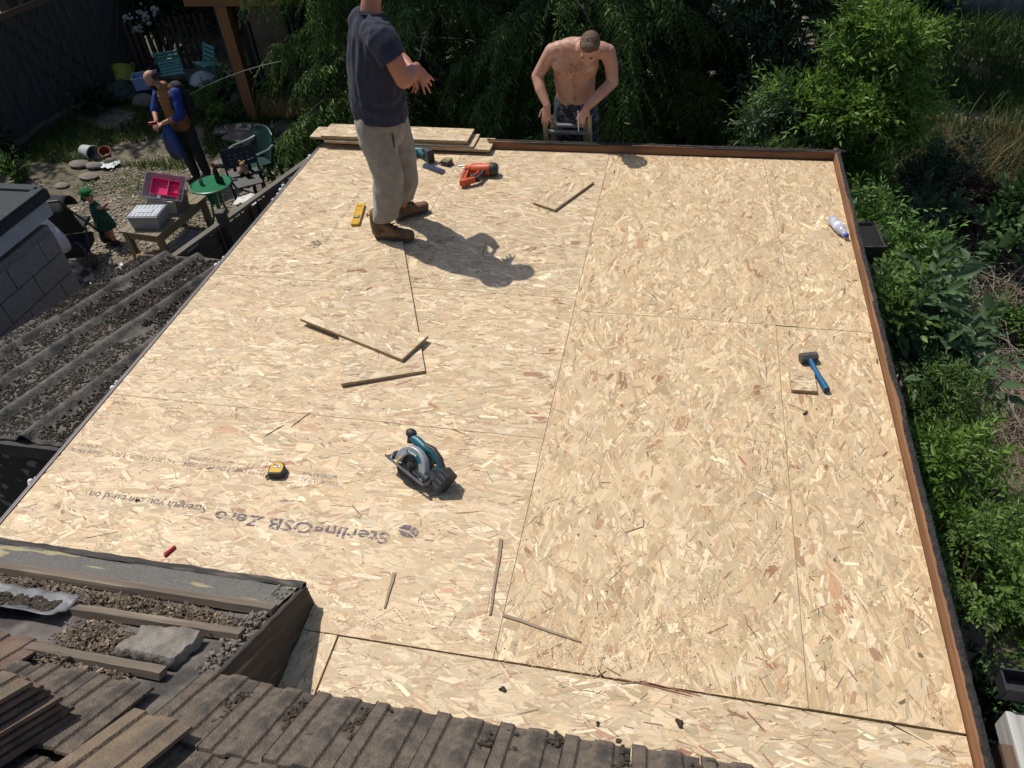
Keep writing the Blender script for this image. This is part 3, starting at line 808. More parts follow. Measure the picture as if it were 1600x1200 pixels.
m = MB(); MY = Matrix.Translation((0.0, 0.004, 0.105)) @ Euler((math.pi / 2, 0, 0)).to_matrix().to_4x4()
m.lathe([(0.050, 0.0), (0.052, .02), (0.050, .075), (0.042, .095), (0.02, .10)], 20, MY)
m.build('motor_housing', TEAL, saw, smooth=True)
m = MB(); m.lathe([(0.054, .055), (0.054, .085)], 20, MY); m.build('motor_band', BLACK, saw, smooth=True)
m = MB()
m.tube([(0.085, -.035, 0.19), (0.05, -.035, 0.188), (0.0, -.035, 0.176), (-0.055, -.035, 0.18), (-0.105, -.035, 0.155), (-0.138, -.035, 0.115), (-0.145, -.035, 0.085)],
       [(.018, .020), (.022, .026), (.021, .024), (.018, .019), (.017, .018), (.018, .02), (.024, .024)], 12, side=(0, 1, 0))
m.tube([(0.02, -.035, .165), (0.012, -.03, .13)], [.03, .032], 12)
m.build('handle', TEAL, saw, smooth=True)
m = MB()
m.tube([(-0.005, -.035, 0.190), (-0.055, -.035, 0.193), (-0.108, -.035, 0.167), (-0.145, -.035, 0.122)], [(.015, .013), (.016, .014), (.016, .014), (.018, .014)], 12, side=(0, 1, 0))
m.tube([(-0.02, -.035, 0.157), (-0.058, -.035, 0.162), (-0.098, -.035, 0.140)], [(.012, .012), (.015, .010), (.012, .012)], 12, side=(0, 1, 0))
m.build('rubber_grip', BLACK, saw, smooth=True)
m = MB(); m.ball((0.100, -.038, 0.207), (.030, .026, .024), 14, 10); m.tube([(0.09, -.036, .16), (0.098, -.037, .2)], [.016, .017], 10)
m.build('front_knob', BLACK, saw, smooth=True)
Mb = Matrix.Translation((-0.165, -.028, 0.082)) @ Euler((0.1, math.radians(-18), 0)).to_matrix().to_4x4()
m = MB(); m._add(*(lambda q: (q.v, q.f))(MB().box((0, 0, 0), (0.068, 0.076, 0.112))), M=Mb); bt = m.build('battery', BLACK, saw, bevel=.008)
m = MB()
for q in (-.03, 0, .03):
    w = MB().box((0.0, 0.0385, q), (0.042, 0.003, 0.012)); m._add(w.v, w.f, Mb)
m.build('battery_rib', mat('grey_plastic', (0.08, 0.08, 0.085), rough=.5), saw)
m = MB(); m.tube([(-.055, .03, .088), (-.115, .028, .072)], [.016, .018], 12); m.build('dust_nozzle', mat('slate_plastic', (0.05, 0.06, 0.075), rough=.5), saw, smooth=True)
m = MB(); m.tube([(-.03, .043, .075), (-.075, .043, .07)], .005, 8); m.build('guard_lever', BLACK, saw)

def tape_measure(label, loc, rz, top, body, s=1.0):
    t = thing('tape_measure', label, 'tape measure', loc, rz)
    poly = [(-.036, -.036), (.030, -.036), (.037, -.02), (.037, .012), (.022, .033), (-.004, .040), (-.028, .032), (-.038, .010)]
    poly = [(p[0] * s, p[1] * s) for p in poly]
    MB().prism(poly, .036 * s).build('case', body, t, bevel=.006 * s)
    MB().prism([(p[0] * .80, p[1] * .80 + .001) for p in poly], .0035 * s, z0=.0345 * s).build('face_plate', top, t, bevel=.0015)
    MB().box((.002 * s, .006 * s, .0395 * s), (.026 * s, .014 * s, .0016), (0, 0, .1)).build('label_plate', WHITE, t)
    MB().box((.002 * s, .007 * s, .0407 * s), (.012 * s, .007 * s, .0008), (0, 0, .1)).build('label_mark', BLACK, t)
    m = MB(); m.box((-.041 * s, -.029 * s, .014 * s), (.012 * s, .004, .022 * s)); m.box((-.047 * s, -.033 * s, .012 * s), (.003, .012, .018 * s)); m.build('hook', STEEL, t)
    MB().box((-.012 * s, .014 * s, .0385 * s), (.010 * s, .006 * s, .004 * s)).build('lock_button', BLACK, t)
    return t
tape_measure('yellow faced tape measure lying on the printed board', (-1.80, 2.225, BTOP), math.radians(8), YEL, BLACK, 1.1)
tape_measure('dark olive tape measure beside the nail gun at the back', (-1.815, 5.575, BTOP), math.radians(-20), mat('olive_plastic', (0.20, 0.17, 0.03), rough=.5), BLACK, 1.15)

# nail gun lying on its side
ng = thing('nail_gun', 'orange and black nail gun lying on its side at the back', 'nail gun', (-1.46, 5.36, BTOP), rz=math.radians(12))
def lx(a, b): return Matrix.Translation(a) @ Vector(Vector(b) - Vector(a)).to_track_quat('Z', 'Y').to_matrix().to_4x4()
m = MB(); m.lathe([(.036, 0), (.044, .012), (.046, .11), (.050, .135), (.050, .15)], 18, lx((-.10, .07, .05), (.06, .045, .052))); m.build('body', ORANGE, ng, smooth=True)
m = MB(); m.lathe([(.051, 0), (.053, .02), (.050, .045), (.038, .062), (.02, .066)], 18, lx((.048, .047, .052), (.14, .033, .052))); m.build('end_cap', BLACK, ng, smooth=True)
m = MB(); m.bar((-.095, .07, .085), (.05, .05, .090), .02, .022); m.build('top_rib', ORANGE, ng, bevel=.004)
m = MB(); m.tube([(.0, .045, .048), (-.008, .0, .046), (-.03, -.045, .044), (-.058, -.095, .042)], [(.02, .026), (.018, .022), (.018, .02), (.024, .024)], 12); m.build('handle', BLACK, ng, smooth=True)
m = MB(); m.tube([(-.025, .04, .048), (-.05, .0, .046), (-.068, -.03, .044)], [(.017, .02), (.010, .013), (.012, .014)], 10); m.build('trigger_guard', ORANGE, ng, smooth=True)
m = MB(); m.box((-.148, -.025, .040), (.048, .235, .052), (0, 0, -.14)); m.build('magazine', ORANGE, ng, bevel=.007)
m = MB(); m.bar((-.135, .06, .067), (-.162, -.10, .067), .008, .004); m.build('magazine_slot', BLACK, ng)
m = MB(); m.lathe([(.014, 0), (.014, .006)], 12, Matrix.Translation((-.135, .045, .066))); m.build('magazine_knob', BLACK, ng)
m = MB(); m.box((-.118, .098, .042), (.075, .035, .05), (0, 0, -.1)); m.build('nose_block', ORANGE, ng, bevel=.006)
m = MB(); m.tube([(-.15, .118, .058), (-.205, .128, .054)], .007, 8); m.tube([(-.13, .125, .03), (-.17, .14, .03)], .006, 8); m.build('nose_contact', STEEL, ng)
m = MB(); m.box((-.105, -.105, .042), (.085, .035, .045), (0, 0, .35)); m.build('magazine_foot', ORANGE, ng, bevel=.006)
m = MB(); m.tube([(-.085 + .012 * math.cos(a * .6), -.07 + .02 * math.sin(a * .6), .07) for a in range(12)], .003, 6); m.build('belt_hook', STEEL, ng)

# cordless drill partly behind the standing man
dr = thing('cordless_drill', 'teal cordless drill with black battery lying behind the standing man', 'drill', (-2.04, 5.62, BTOP), rz=math.radians(10))
m = MB(); m.tube([(-.18, .10, .04), (-.06, .09, .042), (.0, .085, .042)], [.030, .036, .034], 14); m.build('body', TEAL, dr, smooth=True)
m = MB(); m.tube([(-.245, .105, .038), (-.19, .10, .04)], [.012, .026], 12); m.build('chuck', BLACK, dr, smooth=True)
m = MB(); m.tube([(-.03, .07, .042), (-.0, .03, .044), (.028, .0, .046)], [(.022, .026), (.018, .021), (.026, .03)], 12); m.build('handle', TEAL, dr, smooth=True)
MB().box((.062, -.022, .056), (.062, .078, .112), (0, 0, .6)).build('battery', BLACK, dr, bevel=.01)
MB().box((.030, -.0, .052), (.03, .082, .095), (0, 0, .6), taper=.85).build('battery_collar', BLACK, dr, bevel=.008)

# strip of collated nails
ns = thing('nail_strip', 'blue grey strip of collated nails lying near the nail gun', 'nail strip', (-1.905, 5.475, BTOP), rz=math.radians(-29))
NBL = mat('blue_collation', (0.05, 0.075, 0.15), (0.035, 0.05, 0.10), rough=.5)
m = MB()
for q in range(30):
    x = -.112 + q * .0075; m.tube([(x + .012, -.03, .008), (x, .0, .011), (x - .012, .034, .008)], .0031, 6)
o = m.build('nails', mat('galvanised_nail', (0.13, 0.15, 0.20), (0.08, 0.09, 0.13), metal=.6, rough=.4), ns, smooth=True); o['kind'] = 'stuff'
m = MB(); m.bar((-.118, .012, .0145), (.112, .012, .0145), .010, .003); m.bar((-.112, -.012, .0145), (.118, -.012, .0145), .010, .003); m.build('collation_tape', NBL, ns)

# spirit level
lv = thing('spirit_level', 'small yellow spirit level lying by the brown boots', 'spirit level', (-2.272, 4.705, BTOP), rz=math.radians(11))
MB().box((0, 0, .011), (.060, .30, .020)).build('body', YEL, lv, bevel=.003)
m = MB(); m.box((-.026, 0, .0225), (.008, .30, .003)); m.box((.026, 0, .0225), (.008, .30, .003)); m.build('rail', mat('yellow_rail', (0.70, 0.42, 0.03), rough=.4), lv)
MB().box((-.001, -.055, .0225), (.040, .036, .004)).build('vial_frame', BLACK, lv, bevel=.002)
MB().box((-.001, -.055, .0255), (.026, .020, .003)).build('vial', mat('vial', (0.42, 0.46, 0.44), rough=.15), lv)
MB().box((-.001, .11, .0215), (.030, .022, .0008)).build('printed_mark', mat('dark_yellow', (0.35, 0.18, 0.01)), lv)

# lump hammer
hm = thing('lump_hammer', 'lump hammer with blue handle lying on the right boards', 'hammer', (0.815, 3.40, BTOP), rz=math.radians(16))
oct_ = [(math.cos(math.radians(22.5 + 45 * i)) * .0275, math.sin(math.radians(22.5 + 45 * i)) * .0275) for i in range(8)]
m = MB(); m.prism([(p[0] * 1.12, p[1] * 1.12) for p in oct_], .092, Matrix.Translation((-.046, .03, .026)) @ Euler((0, math.pi / 2, 0)).to_matrix().to_4x4())
m.build('head', mat('hammer_iron', (0.085, 0.075, 0.068), (0.13, 0.115, 0.105), scale=30, rough=.6, metal=.4, bump=.3), hm, bevel=.004)
m = MB(); m.tube([(0, .03, .026), (0, -.03, .024), (0, -.11, .020), (0, -.20, .0215), (0, -.232, .022)], [(.013, .017), (.013, .017), (.014, .017), (.0175, .0205), (.017, .020)], 12, side=(1, 0, 0))
m.build('handle', mat('blue_handle', (0.012, 0.115, 0.27), (0.01, 0.085, 0.20), scale=12, rough=.4), hm, smooth=True)
m = MB(); m.tube([(0, -.2325, .022), (0, -.2345, .022)], [(.012, .014), (.012, .014)], 12, side=(1, 0, 0)); m.build('handle_bore', BLACK, hm)

# water bottle
bo = thing('water_bottle', 'empty clear plastic water bottle with blue cap against the right kerb', 'bottle', (1.072, 4.925, BTOP + .033), rot=(math.radians(90), 0, math.radians(20)))
PET = mat('clear_plastic', (0.78, 0.82, 0.92), (0.70, 0.75, 0.88), rough=.12, trans=0.55, spec=.5)
prof = [(.012, 0), (.029, .002), (.032, .012), (.031, .03), (.0325, .036), (.031, .045), (.0325, .055), (.031, .065), (.0325, .08), (.0325, .115), (.031, .12), (.0325, .13), (.030, .155), (.020, .185), (.0135, .198), (.0135, .208)]
m = MB(); m.lathe(prof, 20); m.build('body', PET, bo, smooth=True)
m = MB(); m.lathe([(.0327, .082), (.0329, .083), (.0329, .113), (.0327, .114)], 20, cap=False); m.build('label_wrap', mat('pale_blue_label', (0.55, 0.58, 0.80), (0.70, 0.72, 0.86), scale=60, rough=.5), bo, smooth=True)
m = MB(); m.lathe([(.016, .204), (.0165, .206), (.0165, .222), (.015, .224)], 18); m.build('cap', mat('blue_cap', (0.06, 0.12, 0.55), rough=.4), bo, smooth=True)

# red wall plug
rp = thing('wall_plug', 'small red plastic wall plug lying near the old roof edge', 'wall plug', (-2.10, 1.70, BTOP + .007), rz=math.radians(-20))
RED = mat('red_plastic', (0.42, 0.008, 0.012), rough=.4)
m = MB(); m.tube([(0, -.032, 0), (0, .02, 0), (0, .03, 0)], [.0065, .008, .006], 8); m.build('sleeve', RED, rp, smooth=True)
m = MB(); m.bar((-.004, .005, .004), (-.018, -.022, -.004), .004, .003); m.build('fin', RED, rp)

# ladder standing behind the back kerb
la = thing('ladder', 'wooden and metal ladder top showing above the back kerb', 'ladder', (-0.90, 6.0, 0))
LW = wood('ladder_stile', (0.42, 0.34, 0.19), (0.30, 0.235, 0.12), axis=2, grain=30)
LM = mat('ladder_metal', (0.32, 0.32, 0.33), (0.18, 0.18, 0.19), scale=40, rough=.45, metal=.7)
def lean(z): return (0.23 - z) * 0.26
for x in (-.185, .185): MB().bar((x, lean(-2.49) + .02, -2.49), (x, lean(.235) + .02, .235), .05, .030, up=(1, 0, 0)).build('stile', LW, la, bevel=.004)
for x in (-.135, .135): MB().bar((x, lean(-2.3) + .085, -2.3), (x, lean(.20) + .085, .20), .045, .026, up=(1, 0, 0)).build('stile', LW, la, bevel=.004)
z = .085
while z > -2.4:
    m = MB(); m.bar((-.172, lean(z) + .02, z), (.172, lean(z) + .02, z), .042, .026); m.build('rung', LM, la, bevel=.004)
    if z > -2.2:
        m = MB(); m.bar((-.123, lean(z + .035) + .085, z + .035), (.123, lean(z + .035) + .085, z + .035), .04, .024); m.build('rung', LM, la, bevel=.004)
    z -= .25
# ================================================================== people
def blob(name, shapes, voxel, mat_, parent, smooth=6, disp=None, off=(0, 0, 0), cut=(), thick=.004):
    """closed tapered shapes merged into one continuous skin"""
    m = MB()
    for sh in shapes: sh(m)
    me = m.mesh(name)
    o = bpy.data.objects.new('tmp', me); COL.objects.link(o)
    r = o.modifiers.new('r', 'REMESH'); r.mode = 'VOXEL'; r.voxel_size = voxel; r.adaptivity = 0
    s = o.modifiers.new('s', 'SMOOTH'); s.factor = 0.5; s.iterations = smooth
    bpy.context.view_layer.update()
    dg = bpy.context.evaluated_depsgraph_get()
    out = bpy.data.meshes.new_from_object(o.evaluated_get(dg))
    bpy.data.objects.remove(o); bpy.data.meshes.remove(me)
    co = np.zeros(len(out.vertices) * 3, np.float32); out.vertices.foreach_get('co', co); co = co.reshape(-1, 3)
    if disp is not None:
        no = np.zeros(len(out.vertices) * 3, np.float32); out.vertices.foreach_get('normal', no); no = no.reshape(-1, 3)
        co = co + no * disp(co)[:, None]
    co = co - np.array(off, np.float32)
    out.vertices.foreach_set('co', co.ravel().astype(np.float32)); out.update()
    if cut:
        bm = bmesh.new(); bm.from_mesh(out)
        for (c, n_) in cut:      # keeps the side the normal points away from
            c = Vector(c) - Vector(off)
            bmesh.ops.bisect_plane(bm, geom=bm.verts[:] + bm.edges[:] + bm.faces[:], plane_co=c, plane_no=n_, clear_outer=True)
        bm.to_mesh(out); bm.free()
    out.materials.clear(); out.name = name
    o = link(name, out, mat_, parent, smooth=True)
    if cut:
        sm = o.modifiers.new('solid', 'SOLIDIFY'); sm.thickness = thick; sm.offset = -1
    return o
def T(path, rad, side=None, n=14):
    """tapered limb with rounded ends"""
    def f(m):
        P = [Vector(p) for p in path]; r = list(rad)
        k = len(P)
        r2 = [x if isinstance(x, tuple) else (x, x) for x in r]
        pts = []; rr = []
        d0 = (P[0] - P[1]).normalized(); d1 = (P[-1] - P[-2]).normalized()
        for q in (1.0, .8, .45):
            pts.append(P[0] + d0 * min(r2[0]) * q); s = math.sqrt(max(0, 1 - q * q)) or .05; rr.append((r2[0][0] * max(s, .08), r2[0][1] * max(s, .08)))
        # smooth the polyline a little by inserting midpoints
        for i in range(k):
            pts.append(P[i]); rr.append(r2[i])
            if i < k - 1:
                pts.append((P[i] + P[i + 1]) / 2); rr.append(((r2[i][0] + r2[i + 1][0]) / 2, (r2[i][1] + r2[i + 1][1]) / 2))
        for q in (.45, .8, 1.0):
            pts.append(P[-1] + d1 * min(r2[-1]) * q); s = math.sqrt(max(0, 1 - q * q)) or .05; rr.append((r2[-1][0] * max(s, .08), r2[-1][1] * max(s, .08)))
        m.tube(pts, rr, n, side=side)
    return f
def B(c, r): return lambda m: m.ball(c, r, 16, 10)
def hand(wrist, dirv, palm_n, s=1.0, curl=(.3, .35, .4, .45), spread=.16, thumb=1, thumb_up=0.7):
    """palm and five fingers: dirv points from the wrist to the knuckles, palm_n out of the palm"""
    w = Vector(wrist); d = Vector(dirv).normalized(); n = Vector(palm_n); n = (n - d * n.dot(d)).normalized(); a = d.cross(n) * thumb   # a: towards the thumb side
    out = [T([w, w + d * .045 * s, w + d * .085 * s], [(.026 * s, .017 * s), (.036 * s, .015 * s), (.038 * s, .013 * s)], side=a)]
    for i, (off, L, r) in enumerate(((.030, .072, .0088), (.010, .080, .0090), (-.010, .075, .0086), (-.029, .060, .0078))):
        k = w + d * (.088 - .006 * abs(i - 1)) * s + a * off * s
        dd = (d + a * (spread * (1 - i * .66))).normalized()
        p = [k - dd * .012 * s, k]; ang = 0
        for j, fr in enumerate((.45, .30, .25)):
            ang += curl[i] * (0.7, 1.0, .7)[j]
            v = dd * math.cos(ang) + n * math.sin(ang); p.append(p[-1] + v * L * fr * s)
        out.append(T(p, [r * s, r * s * 1.05, r * s, r * s * .92, r * s * .8], n=8))
    k = w + d * .022 * s + a * .026 * s
    v1 = (a * .75 + d * .75 + n * .25 * thumb_up).normalized(); v2 = (a * .35 + d + n * .35 * thumb_up).normalized()
    out.append(T([k - v1 * .01 * s, k + v1 * .036 * s, k + v1 * .036 * s + v2 * .030 * s, k + v1 * .036 * s + v2 * .054 * s], [.013 * s, .011 * s, .0098 * s, .008 * s], n=8))
    return out
def head(c, fwd, up, s=1.0):
    """skull with brow, nose, lips, chin and ears; c centre of the head, height 0.235*s"""
    f = Vector(fwd).normalized(); u = Vector(up); u = (u - f * u.dot(f)).normalized(); l = u.cross(f); c = Vector(c)
    def P(x, y, z): return c + f * x * s + l * y * s + u * z * s
    def ell(p, r):
        def g(m):
            q = MB().ball((0, 0, 0), 1.0, 16, 10); Rm = Matrix((f, l, u)).transposed()
            m._add([P(*p) + Rm @ Vector((v[0] * r[0] * s, v[1] * r[1] * s, v[2] * r[2] * s)) for v in q.v], q.f)
        return g
    sh = [ell((-.012, 0, .030), (.098, .077, .088)), ell((.030, 0, -.035), (.066, .060, .078)), ell((.058, 0, -.085), (.030, .030, .028)),
          ell((.075, 0, .020), (.020, .052, .014)), ell((.092, 0, -.022), (.022, .013, .022)), ell((.080, 0, -.003), (.016, .010, .026)),
          ell((.081, 0, -.058), (.015, .024, .0065)), ell((.079, 0, -.068), (.014, .021, .0065)), ell((.045, .042, -.025), (.030, .022, .026)), ell((.045, -.042, -.025), (.030, .022, .026)),
          ell((-.005, .077, -.008), (.017, .010, .030)), ell((-.005, -.077, -.008), (.017, .010, .030))]
    return sh, P, ell
def wrinkles(fx, fy, fz, amp, seed=0.0, sharp=1.0):
    def d(co):
        out = np.zeros(len(co), np.float32)
        for i, p in enumerate(co):
            a = mnoise.noise(Vector((p[0] * fx + seed, p[1] * fy, p[2] * fz))); b = mnoise.noise(Vector((p[0] * fx * 2.3, p[1] * fy * 2.3 + seed, p[2] * fz * 2.0)))
            out[i] = amp * ((1 - 2 * abs(a)) * .7 + b * .4) * sharp
        return out
    return d

SKIN = mat('tanned_skin', (0.45, 0.235, 0.16), (0.38, 0.18, 0.12), scale=9, rough=.5, spec=.4, subsurf=.12, bump=.12, bscale=180)
SKIN_RED = mat('sunburnt_skin', (0.44, 0.195, 0.13), (0.36, 0.145, 0.095), scale=10, rough=.5, spec=.4, subsurf=.12, bump=.12, bscale=180)
NAVY = mat('navy_jersey', (0.023, 0.025, 0.046), (0.018, 0.019, 0.036), scale=18, rough=.9, sheen=.08, bump=.25, bscale=240)
JOG = mat('grey_jersey', (0.275, 0.240, 0.20), (0.225, 0.195, 0.162), scale=22, rough=.95, sheen=.3, bump=.3, bscale=300)
BOOT = mat('tan_boot_leather', (0.235, 0.118, 0.045), (0.15, 0.075, 0.03), scale=18, rough=.65, bump=.5, bscale=60, c3=(0.09, 0.055, 0.03), scale3=12, con3=(.52, .66))
SOLE = mat('boot_sole', (0.085, 0.07, 0.058), (0.05, 0.042, 0.036), scale=30, rough=.9, bump=.4)
LACE = mat('boot_lace', (0.025, 0.018, 0.014))
EYE = mat('eye_white', (0.7, 0.68, 0.64), rough=.2); IRIS = mat('eye_dark', (0.03, 0.02, 0.015), rough=.15)

# ---- the standing man, back to us, looking right
M1 = (-1.88, 4.53, BTOP)
man = thing('person', 'person in navy t-shirt and grey joggers standing on the boards, hands together', 'person', M1)
sk = []
FW = (.70, .71, 0)
sk += [T([(-1.885, 4.53, .96), (-1.88, 4.53, 1.10), (-1.86, 4.54, 1.34)], [(.075, .11), (.09, .14), (.08, .15)], side=FW),
       T([(-1.855, 4.545, 1.40), (-1.835, 4.55, 1.50), (-1.81, 4.56, 1.58)], [.068, .060, .058]),
       T([(-1.93, 4.47, .86), (-1.93, 4.43, .48), (-1.955, 4.425, .12)], [.06, .045, .030]), T([(-1.84, 4.60, .86), (-1.80, 4.66, .48), (-1.905, 4.70, .12)], [.06, .045, .030]),
       T([(-1.93, 4.47, .86), (-1.885, 4.53, .97), (-1.84, 4.60, .86)], [.06, .08, .06])]
hs, HP, HE = head((-1.775, 4.60, 1.70), (.80, .55, -.22), (.12, .1, 1)); sk += hs
S1, E1, W1 = (-1.725, 4.395, 1.365), (-1.640, 4.385, 1.135), (-1.605, 4.545, 1.155)
sk += [T([S1, (-1.675, 4.37, 1.26), E1], [.052, .058, .050]), T([E1, (-1.62, 4.47, 1.142), W1], [.050, .047, .031])]
sk += hand(W1, (.46, .12, -.85), (-.6, .7, -.1), 1.05, curl=(.05, .12, .35, .25), spread=.30, thumb=-1)
E2, W2 = (-1.84, 4.84, 1.13), (-1.69, 4.70, 1.08)
sk += [T([(-1.98, 4.68, 1.385), (-1.92, 4.80, 1.25), E2], [.058, .052, .045]), T([E2, (-1.76, 4.78, 1.10), W2], [.045, .042, .030])]
sk += hand(W2, (.25, -.75, -.35), (-.7, -.2, -.5), 1.0, curl=(.25, .3, .35, .4), spread=.2, thumb=1)
blob('body', sk, .0058, SKIN_RED, man, 5, off=M1)
hair = [HE((-.022, 0, .042), (.099, .081, .085)), HE((-.05, 0, -.02), (.06, .070, .06))]
blob('hair', hair, .009, mat('brown_hair', (0.06, 0.04, 0.028), rough=.8, bump=.8, bscale=120), man, 2, off=M1)
# t-shirt: torso rings turned towards +x +y, sleeve on the near arm
def teeflare(co):
    o = wrinkles(15, 15, 2.6, .019, 3.0)(co); z = co[:, 2]
    o += np.where(z < 1.10, .006 * np.sin(z * 70 + co[:, 0] * 26 + 9 * np.sin(co[:, 1] * 9)), 0) * np.clip((1.10 - z) * 6, 0, 1) * np.clip((z - .88) * 14, 0, 1)
    return o.astype(np.float32)
tee = [T([(-1.885, 4.53, .84), (-1.882, 4.53, .92), (-1.878, 4.53, 1.00), (-1.872, 4.53, 1.12), (-1.862, 4.535, 1.25), (-1.858, 4.54, 1.345), (-1.850, 4.543, 1.405), (-1.842, 4.548, 1.46)],
         [(.168, .188), (.166, .188), (.164, .186), (.154, .188), (.140, .198), (.122, .190), (.092, .145), (.070, .085)], side=FW, n=28),
       T([(-1.80, 4.46, 1.385), (-1.745, 4.415, 1.365)], [.082, .092])]
slv = [T([(-1.80, 4.45, 1.375), (-1.735, 4.40, 1.362), (-1.70, 4.378, 1.30), (-1.678, 4.368, 1.245), (-1.66, 4.36, 1.18)], [.085, .096, .089, .084, .082]),]
slv2 = [T([(-1.94, 4.64, 1.385), (-1.95, 4.73, 1.325), (-1.92, 4.79, 1.25)], [.090, .086, .076])]
blob('sleeve', slv, .0075, NAVY, man, 3, disp=wrinkles(14, 14, 6, .007, 5.0), off=M1, cut=(((-1.683, 4.37, 1.258), (.5, -.1, -.85)),))
blob('sleeve', slv2, .0085, NAVY, man, 3, disp=wrinkles(14, 14, 6, .006, 8.0), off=M1)
blob('t_shirt', tee, .0085, NAVY, man, 3, disp=teeflare, off=M1, cut=(((-1.88, 4.53, .868), (-.12, .05, -1)), ((-1.835, 4.55, 1.468), (.25, .25, 1))))
m = MB(); m.tube([(-1.838 + .070 * math.cos(a), 4.549 + .076 * math.sin(a), 1.466 - .010 * math.cos(a) - .01 * math.sin(a)) for a in [i * math.pi / 10 for i in range(21)]], .0065, 8)
o = m.build('collar', NAVY, man, smooth=True); o.location = (-M1[0], -M1[1], -M1[2])
# joggers
jog = [T([(-1.885, 4.53, .95), (-1.885, 4.53, .84), (-1.89, 4.53, .76)], [(.118, .150), (.138, .165), (.130, .165)], side=FW, n=24),
       T([(-1.915, 4.475, .82), (-1.895, 4.450, .65), (-1.862, 4.432, .48), (-1.905, 4.425, .30), (-1.940, 4.420, .19), (-1.945, 4.42, .15)], [.120, .110, .095, .090, .080, .074], n=20),
       T([(-1.865, 4.60, .82), (-1.855, 4.64, .65), (-1.835, 4.665, .48), (-1.855, 4.69, .30), (-1.888, 4.705, .20), (-1.895, 4.71, .16)], [.120, .106, .088, .080, .072, .068], n=20)]
blob('joggers', jog, .0085, JOG, man, 3, disp=wrinkles(9, 9, 5, .017, 7.0), off=M1, cut=(((-1.94, 4.42, .168), (.0, .0, -1)),))
m = MB(); m.tube([(-1.772, 4.392, .80), (-1.768, 4.384, .76), (-1.772, 4.386, .70)], [.004, .009, .004], 8)
o = m.build('pocket_shade_line', mat('pocket_shade', (0.05, 0.045, 0.05)), man); o.location = (-M1[0], -M1[1], -M1[2])  # dark tube paints the shade in the pocket slit
def boot(heel, toe, lift=0.0):
    h = Vector((*heel, 0)); t = Vector((*toe, 0)); d = (t - h).normalized(); L = (t - h).length; z = BTOP
    def p(a, zz): return h + d * (a * L) + Vector((0, 0, z + zz))
    s = Vector((-d.y, d.x, 0))
    up = [T([p(.17, .05), p(.17, .10), p(.19, .188)], [(.044, .052), (.043, .055), (.047, .056)], side=s), T([p(.14, .048), p(.40, .056), p(.66, .052), p(.85, .046)], [(.037, .034), (.040, .040), (.047, .034), (.043, .034)], side=s),
          T([p(.22, .13), p(.42, .088), p(.60, .062)], [(.036, .036), (.034, .030), (.038, .025)], side=s)]
    so = [T([p(.12, .018), p(.35, .016), p(.66, .016), p(.88, .02)], [(.041, .020), (.037, .016), (.050, .017), (.045, .018)], side=s), T([p(.12, .036), p(.4, .026)], [(.040, .022), (.036, .016)], side=s)]
    blob('boot', up, .006, BOOT, man, 3, disp=wrinkles(30, 30, 30, .002, 2.0), off=M1)
    so = blob('boot_sole', so, .007, SOLE, man, 2, off=M1)
    m = MB()
    for q in range(5):
        a = .27 + q * .075; zz = .138 - q * .017
        c = p(a, zz + .024); m.tube([c - s * .026 - d * .004, c + Vector((0, 0, .012)) + d * .006, c + s * .026 - d * .004], .0032, 6)
        m.tube([c - s * .026 - d * .01, c + Vector((0, 0, .012)) - d * .002, c + s * .026 + d * .008], .0032, 6)
    c = p(.24, .165); m.tube([c, c + s * .025 + d * .02 + Vector((0, 0, .012)), c + s * .012 + d * .045 - Vector((0, 0, .02))], .003, 6); m.tube([c, c - s * .03 + d * .015, c - s * .02 + d * .05 - Vector((0, 0, .025))], .003, 6)
    c = p(.0, .17); m.tube([c, c - d * .012 + Vector((0, 0, .016)), c - d * .012 - Vector((0, 0, .01))], .004, 6)
    o = m.build('laces', LACE, man); o.location = (-M1[0], -M1[1], -M1[2])
boot((-2.062, 4.428), (-1.725, 4.405))
boot((-1.985, 4.655), (-1.755, 4.845))

# ---- bare-chested man leaning over the ladder
M2 = (-0.87, 6.30, -0.95)
man2 = thing('person', 'bare-chested person with short hair bending over the ladder behind the kerb', 'person', M2)
sk = []
sk += [T([(-.862, 6.27, .22), (-.862, 6.25, .36), (-.862, 6.215, .50), (-.850, 6.17, .62), (-.825, 6.14, .72)],
         [(.160, .110), (.160, .105), (.172, .112), (.192, .118), (.165, .092)], side=(1, 0, 0), n=24),
       T([(-.99, 6.15, .715), (-.81, 6.14, .755), (-.63, 6.14, .715)], [.066, .062, .066]),
       B((-.945, 6.10, .615), (.085, .034, .060)), B((-.765, 6.092, .615), (.085, .034, .060)), T([(-.93, 6.17, .70), (-.82, 6.13, .77)], [.06, .05]), T([(-.67, 6.17, .70), (-.76, 6.13, .77)], [.06, .05]),
       T([(-.80, 6.12, .72), (-.755, 6.06, .765), (-.73, 6.01, .79)], [.070, .062, .060]),
       T([(-.95, 6.28, .16), (-.95, 6.32, -.30), (-.95, 6.38, -.88)], [.09, .065, .045]), T([(-.77, 6.28, .16), (-.77, 6.32, -.30), (-.77, 6.38, -.88)], [.09, .065, .045])]
hs, HP2, HE2 = head((-.715, 5.975, .785), (-.14, -.80, -.62), (.05, -.60, .78), .96); sk += hs
Ea, Wa = (-1.160, 6.155, .505), (-1.055, 6.00, .325)
sk += [T([(-1.03, 6.16, .70), (-1.09, 6.17, .61), Ea], [.064, .055, .046]), T([Ea, (-1.12, 6.08, .425), Wa], [.046, .045, .030])]
sk += hand(Wa, (-.10, -.25, -1), (.25, .95, 0), 1.0, curl=(.25, .3, .3, .35), spread=.15, thumb=-1)
Eb, Wb = (-.548, 6.14, .475), (-.735, 5.985, .325)
